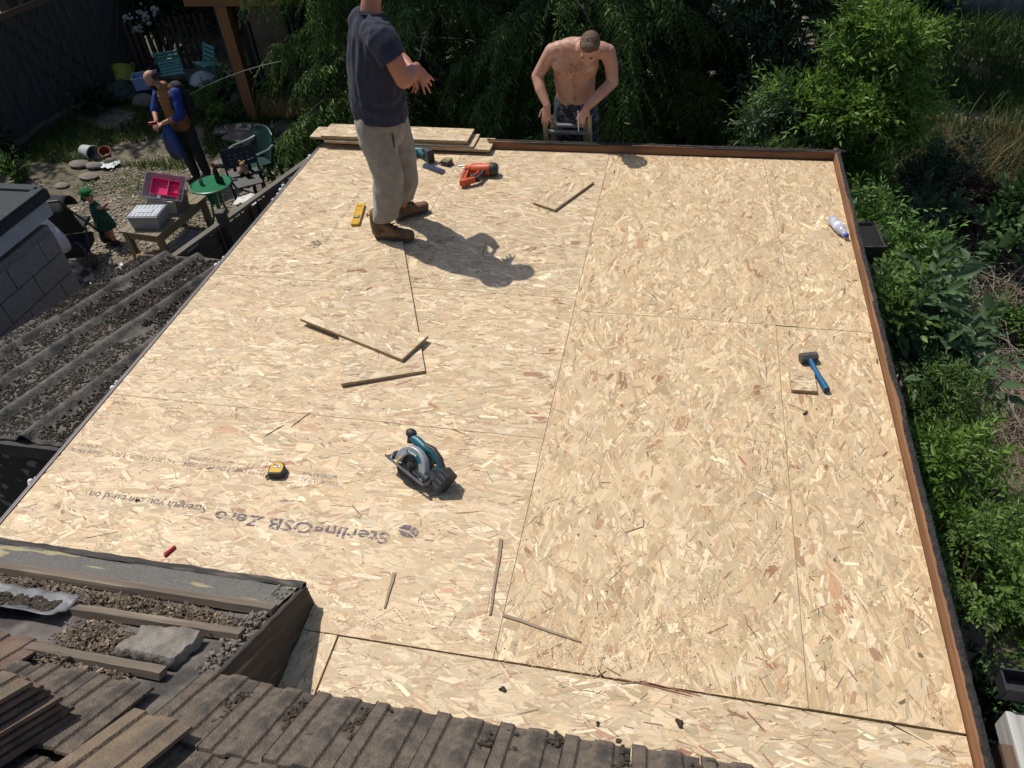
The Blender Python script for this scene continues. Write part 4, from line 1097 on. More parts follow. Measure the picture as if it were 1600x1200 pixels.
sk += [T([(-.595, 6.15, .70), (-.565, 6.16, .60), Eb], [.064, .054, .047]), T([Eb, (-.64, 6.06, .405), Wb], [.047, .045, .030])]
sk += hand(Wb, (-.45, -.25, -.85), (.0, .95, -.3), 1.0, curl=(.25, .3, .35, .4), spread=.12, thumb=1)
blob('body', sk, .0056, mat('fair_skin', (0.50, 0.285, 0.205), (0.42, 0.215, 0.148), scale=9, rough=.5, spec=.4, subsurf=.12, bump=.1, bscale=180), man2, 5, off=M2)
hair = [HE2((-.020, 0, .046), (.096, .079, .082)), HE2((-.055, 0, -.005), (.055, .066, .06)), HE2((.035, 0, .085), (.05, .06, .035))]
blob('hair', hair, .007, mat('sandy_hair', (0.17, 0.105, 0.06), (0.065, 0.04, 0.024), scale=55, detail=6, rough=.75, bump=1.0, bscale=110), man2, 1, disp=wrinkles(60, 60, 60, .004, 1.0), off=M2)
m = MB()
for sx in (-1, 1):
    m.ball(tuple(HP2(.088, sx * .032, .018)), (.017, .007, .005), 8, 5)
o = m.build('eyebrows', mat('brow_hair', (0.09, 0.055, 0.035)), man2, smooth=True); o.location = (-M2[0], -M2[1], -M2[2])
m = MB()
for sx in (-1, 1): m.ball(tuple(HP2(.083, sx * .031, .001)), (.010, .006, .005), 8, 5)
o = m.build('eye_shade', mat('eyelid_shade', (0.10, 0.055, 0.04)), man2, smooth=True); o.location = (-M2[0], -M2[1], -M2[2])  # dark ovals paint the shade over the lowered eyes
gh = random.Random(4); pts = []
for q in range(900):
    a, b = gh.gauss(0, .055), gh.gauss(0, .035)
    pts.append((-.845 + a, 6.028 + abs(a) * .20, .605 + b - abs(a) * .15))
for q in range(300): pts.append((-.850 + gh.gauss(0, .012), 6.10 + gh.uniform(0, .02), gh.uniform(.3, .55)))
# chest hair lies on the skin: project along y with the evaluated body
bodyo = [c for c in man2.children if c.name.startswith('body')][0]
from mathutils.bvhtree import BVHTree
bv = BVHTree.FromPolygons([v.co.copy() for v in bodyo.data.vertices], [tuple(p.vertices) for p in bodyo.data.polygons])
pp = []
for p in pts:
    h = bv.ray_cast(Vector((p[0] - M2[0], -.8, p[2] - M2[2])), Vector((0, 1, 0)))
    if h[0] is not None: pp.append(tuple(h[0] + h[1] * .002))
flakes('chest_hair', pp[::2], .010, mat('chest_hair', (0.19, 0.095, 0.065), attr=True), man2, 3, asp=7, tilt=.6)
m = MB()
for (x, z) in ((-.972, .558), (-.735, .558)):
    h = bv.ray_cast(Vector((x - M2[0], -.8, z - M2[2])), Vector((0, 1, 0)))
    if h[0] is not None: m.ball(tuple(h[0]), (.011, .004, .009), 8, 5)
m.build('nipples', mat('areola', (0.22, 0.085, 0.06)), man2, smooth=True)
CAMO = mat('blue_print_trousers', (0.035, 0.040, 0.055), (0.11, 0.12, 0.14), scale=22, detail=3, rough=.9, contrast=(.48, .56), c3=(0.02, 0.02, 0.025), scale3=15, con3=(.52, .56))
tr = [T([(-.862, 6.275, .27), (-.862, 6.28, .17), (-.862, 6.285, .05)], [(.176, .122), (.186, .128), (.178, .125)], side=(1, 0, 0), n=24),
      T([(-.955, 6.285, .10), (-.955, 6.32, -.30), (-.955, 6.38, -.83)], [.105, .088, .072]), T([(-.77, 6.285, .10), (-.765, 6.32, -.30), (-.77, 6.38, -.83)], [.105, .088, .072])]
blob('trousers', tr, .009, CAMO, man2, 3, disp=wrinkles(9, 9, 7, .008, 2.0), off=M2)
bt = [T([(-.955, 6.40, -.87), (-.955, 6.28, -.90)], [(.042, .05), (.045, .035)], side=(1, 0, 0)), T([(-.77, 6.40, -.87), (-.77, 6.28, -.90)], [(.042, .05), (.045, .035)], side=(1, 0, 0))]
for q in bt: blob('boot', [q], .009, BOOT, man2, 2, off=M2)
pn = MB(); pn.tube([(-.800, 5.955, .31), (-.795, 5.945, .165), (-.795, 5.943, .14)], [.004, .004, .001], 8); pc = thing('pencil', 'pale pencil in the hand of the bare-chested person', 'pencil', (0, 0, 0)); pn.build('shaft', WHITE, pc)

# ---- bearded person in the garden
M3 = (-7.22, 9.72, GZ)
man3 = thing('person', 'bearded person in orange padded vest and blue sleeves standing in the garden', 'person', M3)
def g3(x, y, z): return (M3[0] + x, M3[1] + y, M3[2] + z)
# faces the camera and to the left, looking down
sk = [T([g3(0, 0, .9), g3(0, 0, 1.15), g3(-.02, -.02, 1.36)], [(.15, .10), (.15, .10), (.14, .09)], side=(.85, -.5, 0)), T([g3(-.03, -.04, 1.42), g3(-.07, -.09, 1.52)], [.058, .055]),
      T([g3(-.08, 0, .85), g3(-.06, 0, .45), g3(-.02, 0, .06)], [.08, .055, .04]), T([g3(.10, .02, .85), g3(.12, .03, .45), g3(.14, .05, .06)], [.08, .055, .04]),
      T([g3(-.02, 0, .05), g3(-.10, -.10, .03)], [.045, .035]), T([g3(.14, .05, .05), g3(.08, -.06, .03)], [.045, .035])]
hs, HP3, HE3 = head(g3(-.10, -.12, 1.59), (-.55, -.62, -.42), (-.1, -.15, 1), .95); sk += hs
for (S_, E_, W_, th) in ((g3(.17, -.08, 1.36), g3(.22, -.20, 1.10), g3(-.02, -.30, 1.03), 1), (g3(-.17, .06, 1.36), g3(-.25, -.10, 1.11), g3(-.16, -.26, 1.03), -1)):
    sk += [T([S_, E_], [.055, .045]), T([E_, W_], [.045, .03])]
    sk += hand(W_, (-.7 if th > 0 else .1, -.5, -.25), (-.2, .1, -.9), 1.0, curl=(.5, .5, .5, .5), thumb=-th)
blob('body', sk, .008, SKIN, man3, 3, off=M3)
blob('hair', [HE3((-.035, 0, .020), (.088, .081, .078)), ], .01, mat('dark_grey_hair', (0.06, 0.05, 0.045), rough=.9, bump=.8, bscale=80), man3, 1, off=M3)
blob('beard', [HE3((.060, 0, -.085), (.045, .058, .055)), HE3((.05, 0, -.13), (.04, .045, .05))], .008, mat('black_beard', (0.02, 0.017, 0.015), rough=.95, bump=.9, bscale=90), man3, 1, off=M3)
VEST = mat('orange_padded_vest', (0.26, 0.115, 0.035), (0.20, 0.085, 0.028), scale=12, rough=.7, bump=.3)
BLUE = mat('royal_blue_cloth', (0.015, 0.045, 0.24), (0.012, 0.03, 0.16), scale=12, rough=.85, bump=.3)
def quilt(co): return (.008 * np.abs(np.sin(co[:, 2] * 52))).astype(np.float32)
blob('vest', [T([g3(.01, .0, .92), g3(.01, 0, 1.05), g3(0, 0, 1.22), g3(-.01, -.01, 1.36), g3(-.02, -.03, 1.44)], [(.20, .15), (.19, .14), (.19, .14), (.165, .125), (.09, .08)], side=(.85, -.5, 0), n=22)], .012, VEST, man3, 2, disp=quilt, off=M3)
for (p, q) in ((g3(-.02, .0, .04), g3(-.11, -.11, .03)), (g3(.14, .05, .04), g3(.07, -.07, .03))): blob('shoe', [T([p, q], [(.05, .05), (.046, .035)])], .01, mat('brown_shoe', (0.05, 0.035, 0.025), rough=.7), man3, 2, off=M3)
blob('sleeve', [T([g3(.165, -.07, 1.37), g3(.22, -.19, 1.11)], [.078, .062]), T([g3(.22, -.195, 1.10), g3(.15, -.235, 1.075)], [.06, .052])], .01, BLUE, man3, 2, disp=wrinkles(12, 12, 14, .006), off=M3)
blob('sleeve', [T([g3(-.17, .05, 1.37), g3(-.25, -.09, 1.12)], [.075, .06])], .01, BLUE, man3, 2, disp=wrinkles(12, 12, 14, .006), off=M3)
blob('trousers', [T([g3(.01, 0, .95), g3(.01, 0, .84)], [(.165, .12), (.17, .125)], side=(.85, -.5, 0)), T([g3(-.08, 0, .84), g3(-.06, 0, .45), g3(-.02, 0, .09)], [.10, .08, .065]), T([g3(.10, .02, .84), g3(.12, .03, .45), g3(.14, .05, .09)], [.10, .08, .065])],
     .012, mat('dark_trousers', (0.028, 0.03, 0.028), (0.02, 0.02, 0.02), rough=.9), man3, 2, disp=wrinkles(9, 9, 6, .008), off=M3)
m = MB(); m.box((-.155, -.36, 1.045), (.115, .03, .055), (0, 0, .5)); ph = thing('red_case', 'small red case held by the bearded person', 'case', M3); m.build('case_body', RED, ph, bevel=.008)
# dark blue carrier bag hanging from the arm
bg = thing('carrier_bag', 'dark blue carrier bag hanging from the arm of the bearded person', 'bag', M3)
def bagd(co): return wrinkles(7, 7, 2.5, .022, 5.0)(co)
blob('bag', [T([(-.02, -.26, .98), (-.03, -.27, .82), (-.03, -.27, .62), (-.02, -.26, .52)], [(.05, .035), (.13, .06), (.17, .075), (.14, .06)], side=(.95, -.3, 0), n=20)], .012, mat('navy_bag', (0.012, 0.022, 0.06), (0.008, 0.045, 0.19), scale=3, detail=2, rough=.45, stretch=(2, 2, .5), contrast=(.46, .54)), bg, 2, disp=bagd)
rs = thing('rucksack', 'black rucksack worn on the back of the bearded person', 'rucksack', M3)
blob('sack', [T([(.13, .13, 1.02), (.12, .13, 1.20), (.09, .11, 1.40)], [(.16, .10), (.17, .11), (.13, .08)], side=(.85, -.5, 0), n=18)], .013, mat('black_cloth', (0.018, 0.018, 0.022), rough=.8), rs, 3, disp=wrinkles(8, 8, 8, .01))
m = MB(); m.tube([(.14, -.06, 1.42), (.13, -.16, 1.36), (.10, -.17, 1.2), (.14, -.05, 1.02)], .012, 6); m.tube([(-.14, .0, 1.42), (-.16, -.10, 1.34), (-.14, -.12, 1.2)], .012, 6); m.build('strap', mat('black_strap', (0.02, 0.02, 0.022)), rs)

# ---- child in green
M4 = (-7.53, 7.86, GZ)
kid = thing('person', 'small child in green sun hat and green patterned dress pointing right', 'person', M4)
def g4(x, y, z): return (M4[0] + x, M4[1] + y, M4[2] + z)
sk = [T([g4(0, 0, .34), g4(-.02, 0, .54)], [(.075, .06), (.072, .055)]), T([g4(-.03, 0, .58), g4(-.035, -.01, .63)], [.035, .035]), T([g4(-.035, .02, .32), g4(-.03, .02, .06)], [.05, .032]), T([g4(.045, -.02, .32), g4(.05, -.02, .06)], [.05, .032]),
      T([g4(-.03, .02, .04), g4(.03, .0, .025)], [.028, .024]), T([g4(.05, -.02, .04), g4(.11, -.04, .025)], [.028, .024]),
      T([g4(.05, -.02, .54), g4(.13, -.02, .56), g4(.20, -.01, .61)], [.030, .026, .020]), T([g4(-.09, .03, .54), g4(-.02, .10, .46)], [.03, .024])]
hs, HP4, HE4 = head(g4(-.04, -.02, .725), (.85, -.1, -.15), (0, 0, 1), .80); sk += hs
sk += hand(g4(.205, -.01, .612), (1, .1, .5), (0, 0, -1), .55, curl=(.05, .4, .5, .5))
sk += hand(g4(-.01, .11, .45), (.7, .4, -.2), (0, -1, 0), .55)
blob('body', sk, .0065, mat('child_skin', (0.55, 0.30, 0.21), rough=.5, subsurf=.1), kid, 3, off=M4)
blob('sun_hat', [HE4((-.012, 0, .050), (.112, .096, .080)), HE4((.10, 0, .055), (.045, .05, .012)), HE4((-.075, 0, -.06), (.045, .078, .075))], .008, mat('green_hat', (0.012, 0.13, 0.035), (0.008, 0.09, 0.025), scale=10, rough=.85, bump=.3), kid, 2, off=M4)
blob('dress', [T([g4(0, 0, .18), g4(0, 0, .26), g4(0, 0, .38), g4(-.02, 0, .52), g4(-.025, 0, .575)], [(.15, .13), (.142, .122), (.112, .098), (.088, .075), (.06, .05)], n=20)], .008, mat('green_print_dress', (0.012, 0.06, 0.038), (0.035, 0.11, 0.075), scale=34, detail=1, rough=.9, contrast=(.54, .60)), kid, 2, disp=wrinkles(14, 14, 4, .008), off=M4, cut=((g4(0, 0, .235), (0, 0, -1)),))
for (x, y) in ((-.005, .01), (.08, -.03)):
    blob('shoe', [T([g4(x - .04, y, .028), g4(x + .055, y - .02, .024)], [(.035, .03), (.036, .024)], side=(0, 1, 0))], .007, mat('dark_shoe', (0.03, 0.028, 0.03), rough=.6), kid, 2, off=M4)
# ================================================================== the garden on the left
# ---- neighbour's outbuilding with corrugated sheet roof
ob = thing('corrugated_outbuilding', 'outbuilding with mossy grey corrugated sheet roof beside the new roof', 'outbuilding', (-3.9, 2.47, 0))
CORR = mat('asbestos_cement', (0.088, 0.077, 0.066), (0.15, 0.132, 0.112), scale=22, detail=8, rough=.95, bump=.7, bscale=60, c3=(0.05, 0.048, 0.045), scale3=8, con3=(.5, .62))
RIDGES = [-4.57 + .3125 * i for i in range(6)]
def corr_z(xi):
    z = 0.0
    for r in RIDGES:
        d = abs(xi - r) / 0.045
        z = max(z, 0.056 * math.exp(-d * d * 1.2))
    return z
def corr_pt(xi, s, lift=0.0):      # local to ob
    y = s; x = xi + 0.1 * s
    return (x + 3.9, y, -0.3 - 0.148 * s + corr_z(xi) + lift)
for (x0, x1, s0, s1, lf) in ((-4.80, -3.70, 0.0, 1.35, 0.0), (-3.74, -2.75, 0.0, 1.35, 0.004), (-4.80, -3.70, 1.25, 2.55, 0.012), (-3.74, -2.75, 1.25, 2.55, 0.016)):
    if True:
        m = MB(); n = int((x1 - x0) / 0.014)
        def cf(u, v, x0=x0, x1=x1, s0=s0, s1=s1, lf=lf):
            xi = x0 + (x1 - x0) * u; s = s0 + (s1 - s0) * v
            p = corr_pt(xi, s, -lf + .002 * nz(xi * 4, s * 3)); e = .015 * nz(xi * 9, 3) * (1 if v in (0, 1) else 0)
            return (p[0], p[1] + e, p[2])
        m.grid(cf, n, 14); m.build('corrugated_sheet', CORR, ob, smooth=True, angle=180, solid=.008)
gm = np.random.default_rng(31); pts = []
while len(pts) < 12500:
    xi, s = gm.uniform(-4.8, -3.1), gm.uniform(0.03, 2.5)
    cz = corr_z(xi)
    if cz > .022 or gm.random() > (1.0 if cz < .012 else .35): continue
    if nz(xi * 3, s * 2.2) < -.42: continue
    pts.append(corr_pt(xi, s, .004))
DKM = mat('dark_moss', (0.020, 0.017, 0.013), (0.05, 0.042, 0.03), scale=50, detail=6, rough=1, bump=1, bscale=120, c3=(0.085, 0.062, 0.045), scale3=10, con3=(.5, .62))
clumps('moss', pts, DKM, ob, .004, .0115, .75, 7)
pts = []
for q in range(900):
    xi, s = gm.uniform(-4.8, -3.1), gm.uniform(0.03, 2.5)
    if corr_z(xi) < .02: pts.append(corr_pt(xi, s, .004))
clumps('lichen', pts, mat('pale_lichen', (0.24, 0.23, 0.20), (0.16, 0.155, 0.14), scale=40, rough=1), ob, .004, .011, .5, 8)
FLAKE = mat('flaking_black_wall', (0.014, 0.013, 0.013), (0.022, 0.02, 0.02), scale=10, rough=.8, bump=.6, bscale=25, c3=(0.17, 0.155, 0.14), scale3=11, con3=(.60, .63))
MB().box((0.10, 1.30, -1.62), (1.75, 2.20, 1.76)).build('wall', FLAKE, ob); MB().box((0.10, .06, -1.44), (1.80, .06, 2.12)).build('wall', FLAKE, ob)
m = MB(); m.bar((-.85, .0, -.36), (1.2, .0, -.36), .06, .10); m.build('eaves_beam', mat('black_timber', (0.02, 0.018, 0.017), (0.045, 0.04, 0.036), scale=12, bump=.5), ob)

# ---- blockwork shed with felt roof
sd = thing('blockwork_shed', 'grey blockwork shed with white fascia and dark felt roof at left edge', 'shed', (-5.75, 5.36, GZ))
CORE = mat('mortar_joint', (0.32, 0.28, 0.25), (0.24, 0.21, 0.19), scale=30, rough=.95, bump=.4)
BLK = mat('concrete_block', (0.27, 0.24, 0.22), (0.33, 0.295, 0.27), scale=16, detail=8, rough=.95, bump=.7, bscale=90)
MB().box((-1.77, -1.25, .92), (3.5, 2.5, 1.84)).build('wall_core', CORE, sd)
bm_ = MB().box((0, 0, 0), (.025, .432, .208)).mesh('concrete_block'); bm_.materials.append(BLK)
bh_ = MB().box((0, 0, 0), (.025, .206, .208)).mesh('concrete_block'); bh_.materials.append(BLK)
for c in range(8):
    y = -.005; half = c % 2
    while y > -2.45:
        w = .206 if (half and y > -.1) else .432
        o = bpy.data.objects.new('concrete_block', bh_ if w < .3 else bm_); COL.objects.link(o); o.parent = sd
        o.location = (-.010 + random.uniform(-.002, .002), y - w / 2, .114 + c * .222); y -= w + .012
FSC = mat('white_fascia', (0.55, 0.55, 0.56), (0.46, 0.46, 0.47), scale=5, rough=.6)
MB().box((.012, -1.24, 1.985), (.02, 2.62, .155)).build('fascia', FSC, sd); MB().box((-1.76, .075, 1.985), (3.56, .02, .155)).build('fascia', FSC, sd)
RF = mat('mineral_felt', (0.040, 0.042, 0.046), (0.058, 0.06, 0.064), scale=30, detail=6, rough=.95, bump=.5, bscale=200)
m = MB(); m.prism([(.06, -2.6), (.06, .12), (-3.6, .12), (-3.6, -2.6)], .10, z0=2.065); m.build('roof', RF, sd, bevel=.012)
m = MB(); m.bar((.02, -2.6, 2.178), (.02, .09, 2.178), .10, .022); m.bar((.02, .08, 2.178), (-3.5, .08, 2.178), .10, .022); m.build('roof_kerb', RF, sd, bevel=.01)

# ---- lap fence beside the deck
fe = thing('lap_fence', 'weathered timber lap fence between garden and new roof', 'fence', (0, 0, 0))
FW1 = wood('fence_timber', (0.10, 0.085, 0.068), (0.06, 0.05, 0.042), axis=1, grain=30)
FCAP = wood('fence_cap', (0.16, 0.14, 0.11), (0.10, 0.085, 0.068), axis=1, grain=30)
A_, B_ = Vector((-4.40, 4.62, 0)), Vector((-3.66, 7.55, 0)); fd = (B_ - A_).normalized(); fn_ = Vector((fd.y, -fd.x, 0))
NP = 2
for i in range(NP):
    p0 = A_ + (B_ - A_) * (i / NP); p1 = A_ + (B_ - A_) * ((i + 1) / NP)
    for k_ in range(13):
        z = GZ + .12 + k_ * .128
        m = MB(); m.bar(p0 + Vector((0, 0, z)) + fn_ * .006 * (k_ % 2), p1 + Vector((0, 0, z)) + fn_ * .006 * (k_ % 2), .012, .145, up=fn_ * .06 + Vector((0, 0, 1)))
        m.build('slat', FW1, fe)
    for t in (.04, .35, .66, .96):
        q = p0 + (p1 - p0) * t + fn_ * .022
        MB().bar(q + Vector((0, 0, GZ + .05)), q + Vector((0, 0, -.75)), .036, .018, up=fd).build('batten', FW1, fe)
    MB().bar(p0 + Vector((0, 0, -.72)), p1 + Vector((0, 0, -.72)), .065, .03).build('cap_rail', FCAP, fe, bevel=.004)
for t, h in ((0.0, -.66), (.36, -.60), (1.0, -.66)):
    q = A_ + (B_ - A_) * t + fn_ * .02; MB().box((q.x, q.y, (GZ + h) / 2), (.085, .085, h - GZ), (0, 0, .2)).build('post', FW1, fe, bevel=.004)

# ---- boundary fence on the far left and the back
bf = thing('boundary_fence', 'dark grey boundary fence with diagonal trellis in the far left shade', 'fence', (0, 0, 0))
GB = wood('grey_board', (0.085, 0.08, 0.072), (0.05, 0.047, 0.043), axis=2, grain=20)
A2, B2 = Vector((-11.75, 7.6, 0)), Vector((-10.85, 14.4, 0)); d2 = (B2 - A2).normalized(); n2 = Vector((d2.y, -d2.x, 0)); L2 = (B2 - A2).length
x = 0.0; i = 0
while x < L2:
    w = .105; p = A2 + d2 * (x + w / 2) - n2 * (.014 * (i % 2)); h = 1.75 + .05 * nz(x * 2)
    MB().box((p.x, p.y, GZ + h / 2), (.016, w, h), (0, 0, math.atan2(-d2.x, d2.y))).build('board', GB, bf); x += w - .01; i += 1
x = .2
while x < L2 - .6:
    for s_ in (-1, 1):
        a = A2 + d2 * x + n2 * (.022 + .008 * s_) + Vector((0, 0, GZ + (.35 if s_ > 0 else 1.75))); b = A2 + d2 * min(x + 1.1, L2) + n2 * (.022 + .008 * s_) + Vector((0, 0, GZ + (1.75 if s_ > 0 else .35)))
        if s_ > 0 or int(x * 10) % 3 == 0: MB().bar(a, b, .008, .03, up=n2).build('trellis_lath', FW1, bf)
    x += .34
MB().bar(A2 + Vector((0, 0, GZ + 1.80)), B2 + Vector((0, 0, GZ + 1.80)), .06, .10).build('top_rail', wood('brown_rail', (0.15, 0.085, 0.05), (0.09, 0.055, 0.035), axis=1), bf)
MB().bar(A2 + n2 * .35 + Vector((0, 0, GZ + .07)), B2 + n2 * .35 + Vector((0, 0, GZ + .07)), .05, .14).build('gravel_board', mat('concrete_edge', (0.14, 0.13, 0.11), (0.09, 0.085, 0.075), bump=.5), bf)
pk = thing('picket_fence', 'low dark picket fence section at the back of the garden', 'fence', (-10.75, 13.9, GZ))
for i in range(13):
    MB().box((i * .11, i * .05, .50), (.07, .02, 1.0), (0, 0, .4)).build('picket', wood('picket_wood', (0.085, 0.055, 0.035), (0.05, 0.035, 0.025), axis=2), pk)
for z in (.25, .8): MB().bar((-.05, .03, z), (1.4, .67, z), .03, .06).build('rail', wood('picket_wood', (0.085, 0.055, 0.035), (0.05, 0.035, 0.025), axis=2), pk)
bs = thing('dark_shed', 'dark brown weatherboarded shed behind the bearded person', 'shed', (-9.6, 16.2, GZ))
DB = wood('dark_weatherboard', (0.030, 0.021, 0.016), (0.018, 0.013, 0.011), axis=0, grain=20)
MB().box((0, 1.0, 1.5), (4.4, 1.9, 3.0)).build('wall', DB, bs)
for k_ in range(20): MB().bar((-2.2, .02, .08 + k_ * .145), (2.2, .02, .08 + k_ * .145), .02, .15, up=(0, .12, 1)).build('weatherboard', DB, bs)

# ---- summer house with orange timber post
sh = thing('summer_house', 'timber framed summer house with orange posts behind the drooping conifer', 'summer house', (-7.3, 11.9, GZ))
OT = wood('orange_timber', (0.30, 0.135, 0.05), (0.21, 0.09, 0.033), axis=2, grain=24); OTX = wood('orange_beam', (0.32, 0.15, 0.055), (0.22, 0.10, 0.038), axis=0, grain=24)
DKG = mat('dark_frame', (0.022, 0.028, 0.038), rough=.5)
MB().box((0, 0, .95), (.20, .16, 1.90)).build('post', OT, sh, bevel=.006)
MB().box((-.15, .05, .95), (.05, .10, 1.90)).build('post_trim', DKG, sh)
MB().box((2.6, .1, .95), (.18, .16, 1.90)).build('post', OT, sh, bevel=.006)
MB().box((1.1, -.02, 2.0), (3.4, .18, .20)).build('beam', OTX, sh, bevel=.006)
MB().box((1.1, .5, 2.16), (3.8, 1.6, .08)).build('roof_edge', DKG, sh)
MB().box((1.1, 1.2, 2.4), (3.7, 3.2, .4), taper=.75).build('roof', mat('summer_felt', (0.03, 0.03, 0.032)), sh)
MB().box((1.3, .12, .20), (2.5, .10, .40)).build('sill_board', OTX, sh)
for i in range(3):
    x0 = .25 + i * .78; f = MB()
    for (c, s) in (((x0 + .37, .12, .46), (.74, .06, .06)), ((x0 + .37, .12, 1.85), (.74, .06, .06)), ((x0 + .03, .12, 1.15), (.06, .06, 1.4)), ((x0 + .71, .12, 1.15), (.06, .06, 1.4))): f.box(c, s)
    w = f.build('window', DKG, sh); MB().box((x0 + .37, .13, 1.15), (.66, .012, 1.36)).build('pane', mat('dark_glass', (0.01, 0.014, 0.022), rough=.08, spec=.6), w)
MB().box((1.3, 1.7, .9), (2.9, 2.2, 1.8)).build('interior_shade_block', mat('dim_interior', (0.015, 0.012, 0.01)), sh)  # near-black block paints the unlit room behind the panes

# ---- paving slabs by the summer house
PAV = mat('old_paving', (0.20, 0.18, 0.155), (0.135, 0.12, 0.105), scale=12, detail=7, rough=.95, bump=.5)
for i, (x, y, w, l, rz, lab) in enumerate(((-7.35, 11.35, .75, .35, .2, 'broken pale paving slab leaning by the orange post'), (-7.1, 11.05, .6, .4, -.3, 'cracked paving slab in front of the orange post'), (-6.05, 10.95, .62, .42, .1, 'flat paving slab behind the green plastic chair'),
                                           (-5.6, 10.55, .5, .4, .5, 'paving slab right of the green plastic chair'), (-6.9, 10.4, .7, .5, .15, 'earthy paving slab behind the bearded person'), (-6.5, 9.8, .6, .5, -.2, 'paving slab left of the green plastic chair'))):
    pl = [(-w / 2, -l / 2), (w / 2 * .9, -l / 2), (w / 2, l / 2 * .8), (w * .1, l / 2), (-w / 2, l / 2 * .85)]
    o = MB().prism(pl, .05).build('paving_slab', PAV, None, bevel=.008); o.location = (x, y, GZ + .005 + (.06 if i < 2 else 0)); o.rotation_euler = (.06 * (i < 2), .03, rz); tag(o, lab, 'paving slab')

# ---- coffee table with boxes
tb = thing('bench_table', 'low weathered wooden table carrying plastic boxes', 'table', (-6.60, 7.93, GZ), rz=math.radians(-6.5))
TW1 = wood('grey_green_wood', (0.235, 0.20, 0.13), (0.165, 0.135, 0.088), axis=1, grain=22)
TW2 = wood('grey_green_leg', (0.25, 0.195, 0.12), (0.175, 0.135, 0.085), axis=2, grain=22)
for i in range(5): MB().box((-.242 + i * .121, 0, .448), (.117, 1.08, .03)).build('top_plank', TW1, tb, bevel=.004)
for sx in (-1, 1):
    for sy in (-1, 1): MB().box((sx * .255, sy * .47, .216), (.075, .075, .432)).build('leg', TW2, tb, bevel=.004)
    MB().box((sx * .262, 0, .38), (.03, .86, .09)).build('apron', TW1, tb)
for sy in (-1, 1): MB().box((0, sy * .48, .38), (.43, .03, .09)).build('apron', TW1, tb)
def tray(m, w, l, h, t, flare=1.12, z0=0.0):
    """open box with flared sides"""
    a = [(-w / 2, -l / 2), (w / 2, -l / 2), (w / 2, l / 2), (-w / 2, l / 2)]
    vs = [(x, y, z0) for x, y in a] + [(x * flare, y * flare, z0 + h) for x, y in a] + [(x * flare - t * np.sign(x), y * flare - t * np.sign(y), z0 + h) for x, y in a] + [(x - t * np.sign(x), y - t * np.sign(y), z0 + t) for x, y in a]
    fs = [(3, 2, 1, 0), (12, 13, 14, 15)]
    for r in range(3): fs += [(r * 4 + i, r * 4 + (i + 1) % 4, r * 4 + 4 + (i + 1) % 4, r * 4 + 4 + i) for i in range(4)]
    m._add(vs, fs); return m
FROST = mat('frosted_plastic', (0.55, 0.56, 0.58), (0.48, 0.49, 0.52), scale=6, rough=.35, trans=.35)
LIDM = mat('grey_white_lid', (0.50, 0.52, 0.56), (0.44, 0.46, 0.50), scale=6, rough=.4)
zt = GZ + .4635
bx_ = thing('storage_box', 'frosted storage box with grey white clip lid on the near table end', 'box', (-6.615, 7.655, zt), rz=.12)
m = MB(); tray(m, .36, .28, .17, .006, 1.10); m.build('tub', FROST, bx_, bevel=.006)
m = MB(); m.prism([(-.215, -.17), (.215, -.17), (.215, .17), (-.215, .17)], .016, z0=.171); m.build('lid', LIDM, bx_, bevel=.006)
m = MB()
for (c, s) in (((0, -.158, .189), (.41, .010, .006)), ((0, .158, .189), (.41, .010, .006)), ((-.203, 0, .189), (.010, .32, .006)), ((.203, 0, .189), (.010, .32, .006))): m.box(c, s)
m.build('lid_groove', mat('dark_groove', (0.05, 0.05, 0.055)), bx_)
for i in range(7): MB().box((-.165 + i * .055, .10, .1885), (.006, .09, .004)).build('lid_rib', mat('grey_rib', (0.28, 0.29, 0.31)), bx_)
for i in range(7): MB().box((-.165 + i * .055, -.105, .1885), (.006, .08, .004)).build('lid_rib', mat('grey_rib', (0.28, 0.29, 0.31)), bx_)
MB().box((.0, -.01, .191), (.20, .085, .008)).build('lid_handle', LIDM, bx_, bevel=.004)
bk = thing('laundry_basket', 'cream plastic basket with pierced sides behind the lidded box', 'basket', (-6.56, 8.07, zt), rz=-.1)
m = MB(); tray(m, .36, .28, .19, .007, 1.16); m.build('tub', mat('cream_plastic', (0.58, 0.53, 0.47), (0.50, 0.45, 0.40), rough=.5), bk, bevel=.006)
m = MB(); m.tube([(-.212, -.165, .19), (.212, -.165, .19), (.212, .165, .19), (-.212, .165, .19), (-.212, -.165, .19)], .010, 8); m.build('rim', mat('cream_plastic', (0.58, 0.53, 0.47)), bk, smooth=True)
gmat = mat('grid_shade', (0.20, 0.16, 0.13))  # dark boxes below paint the shade inside the pierced sides
for i in range(5):
    for j in range(4):
        z = .04 + j * .035; o = MB().box((.1835 + .029 * z / .19 + .003, -.10 + i * .05, z), (.006, .034, .022)).build('hole_shade', gmat, bk)
tu = thing('clear_tub', 'clear plastic tub leaning open in the basket holding pink tray', 'tub', (-6.57, 8.10, zt + .225), rot=(math.radians(32), math.radians(14), .25))
m = MB(); tray(m, .44, .32, .13, .005, 1.14); m.build('tub', mat('clear_lilac_plastic', (0.58, 0.55, 0.63), (0.50, 0.48, 0.56), rough=.3, trans=.45), tu, bevel=.008)
for i in range(6): MB().box((-.02 + i * .04, .185, .06), (.006, .004, .09)).build('tub_rib', FROST, tu)
pt_ = thing('pink_tray', 'bright pink divided tray standing inside the clear tub', 'tray', (-6.53, 8.07, zt + .275), rot=(math.radians(38), math.radians(16), .25))
PK = mat('pink_plastic', (0.80, 0.03, 0.17), (0.72, 0.02, 0.14), rough=.4)
m = MB(); tray(m, .32, .20, .06, .006, 1.1); m.build('shell', PK, pt_, bevel=.004)
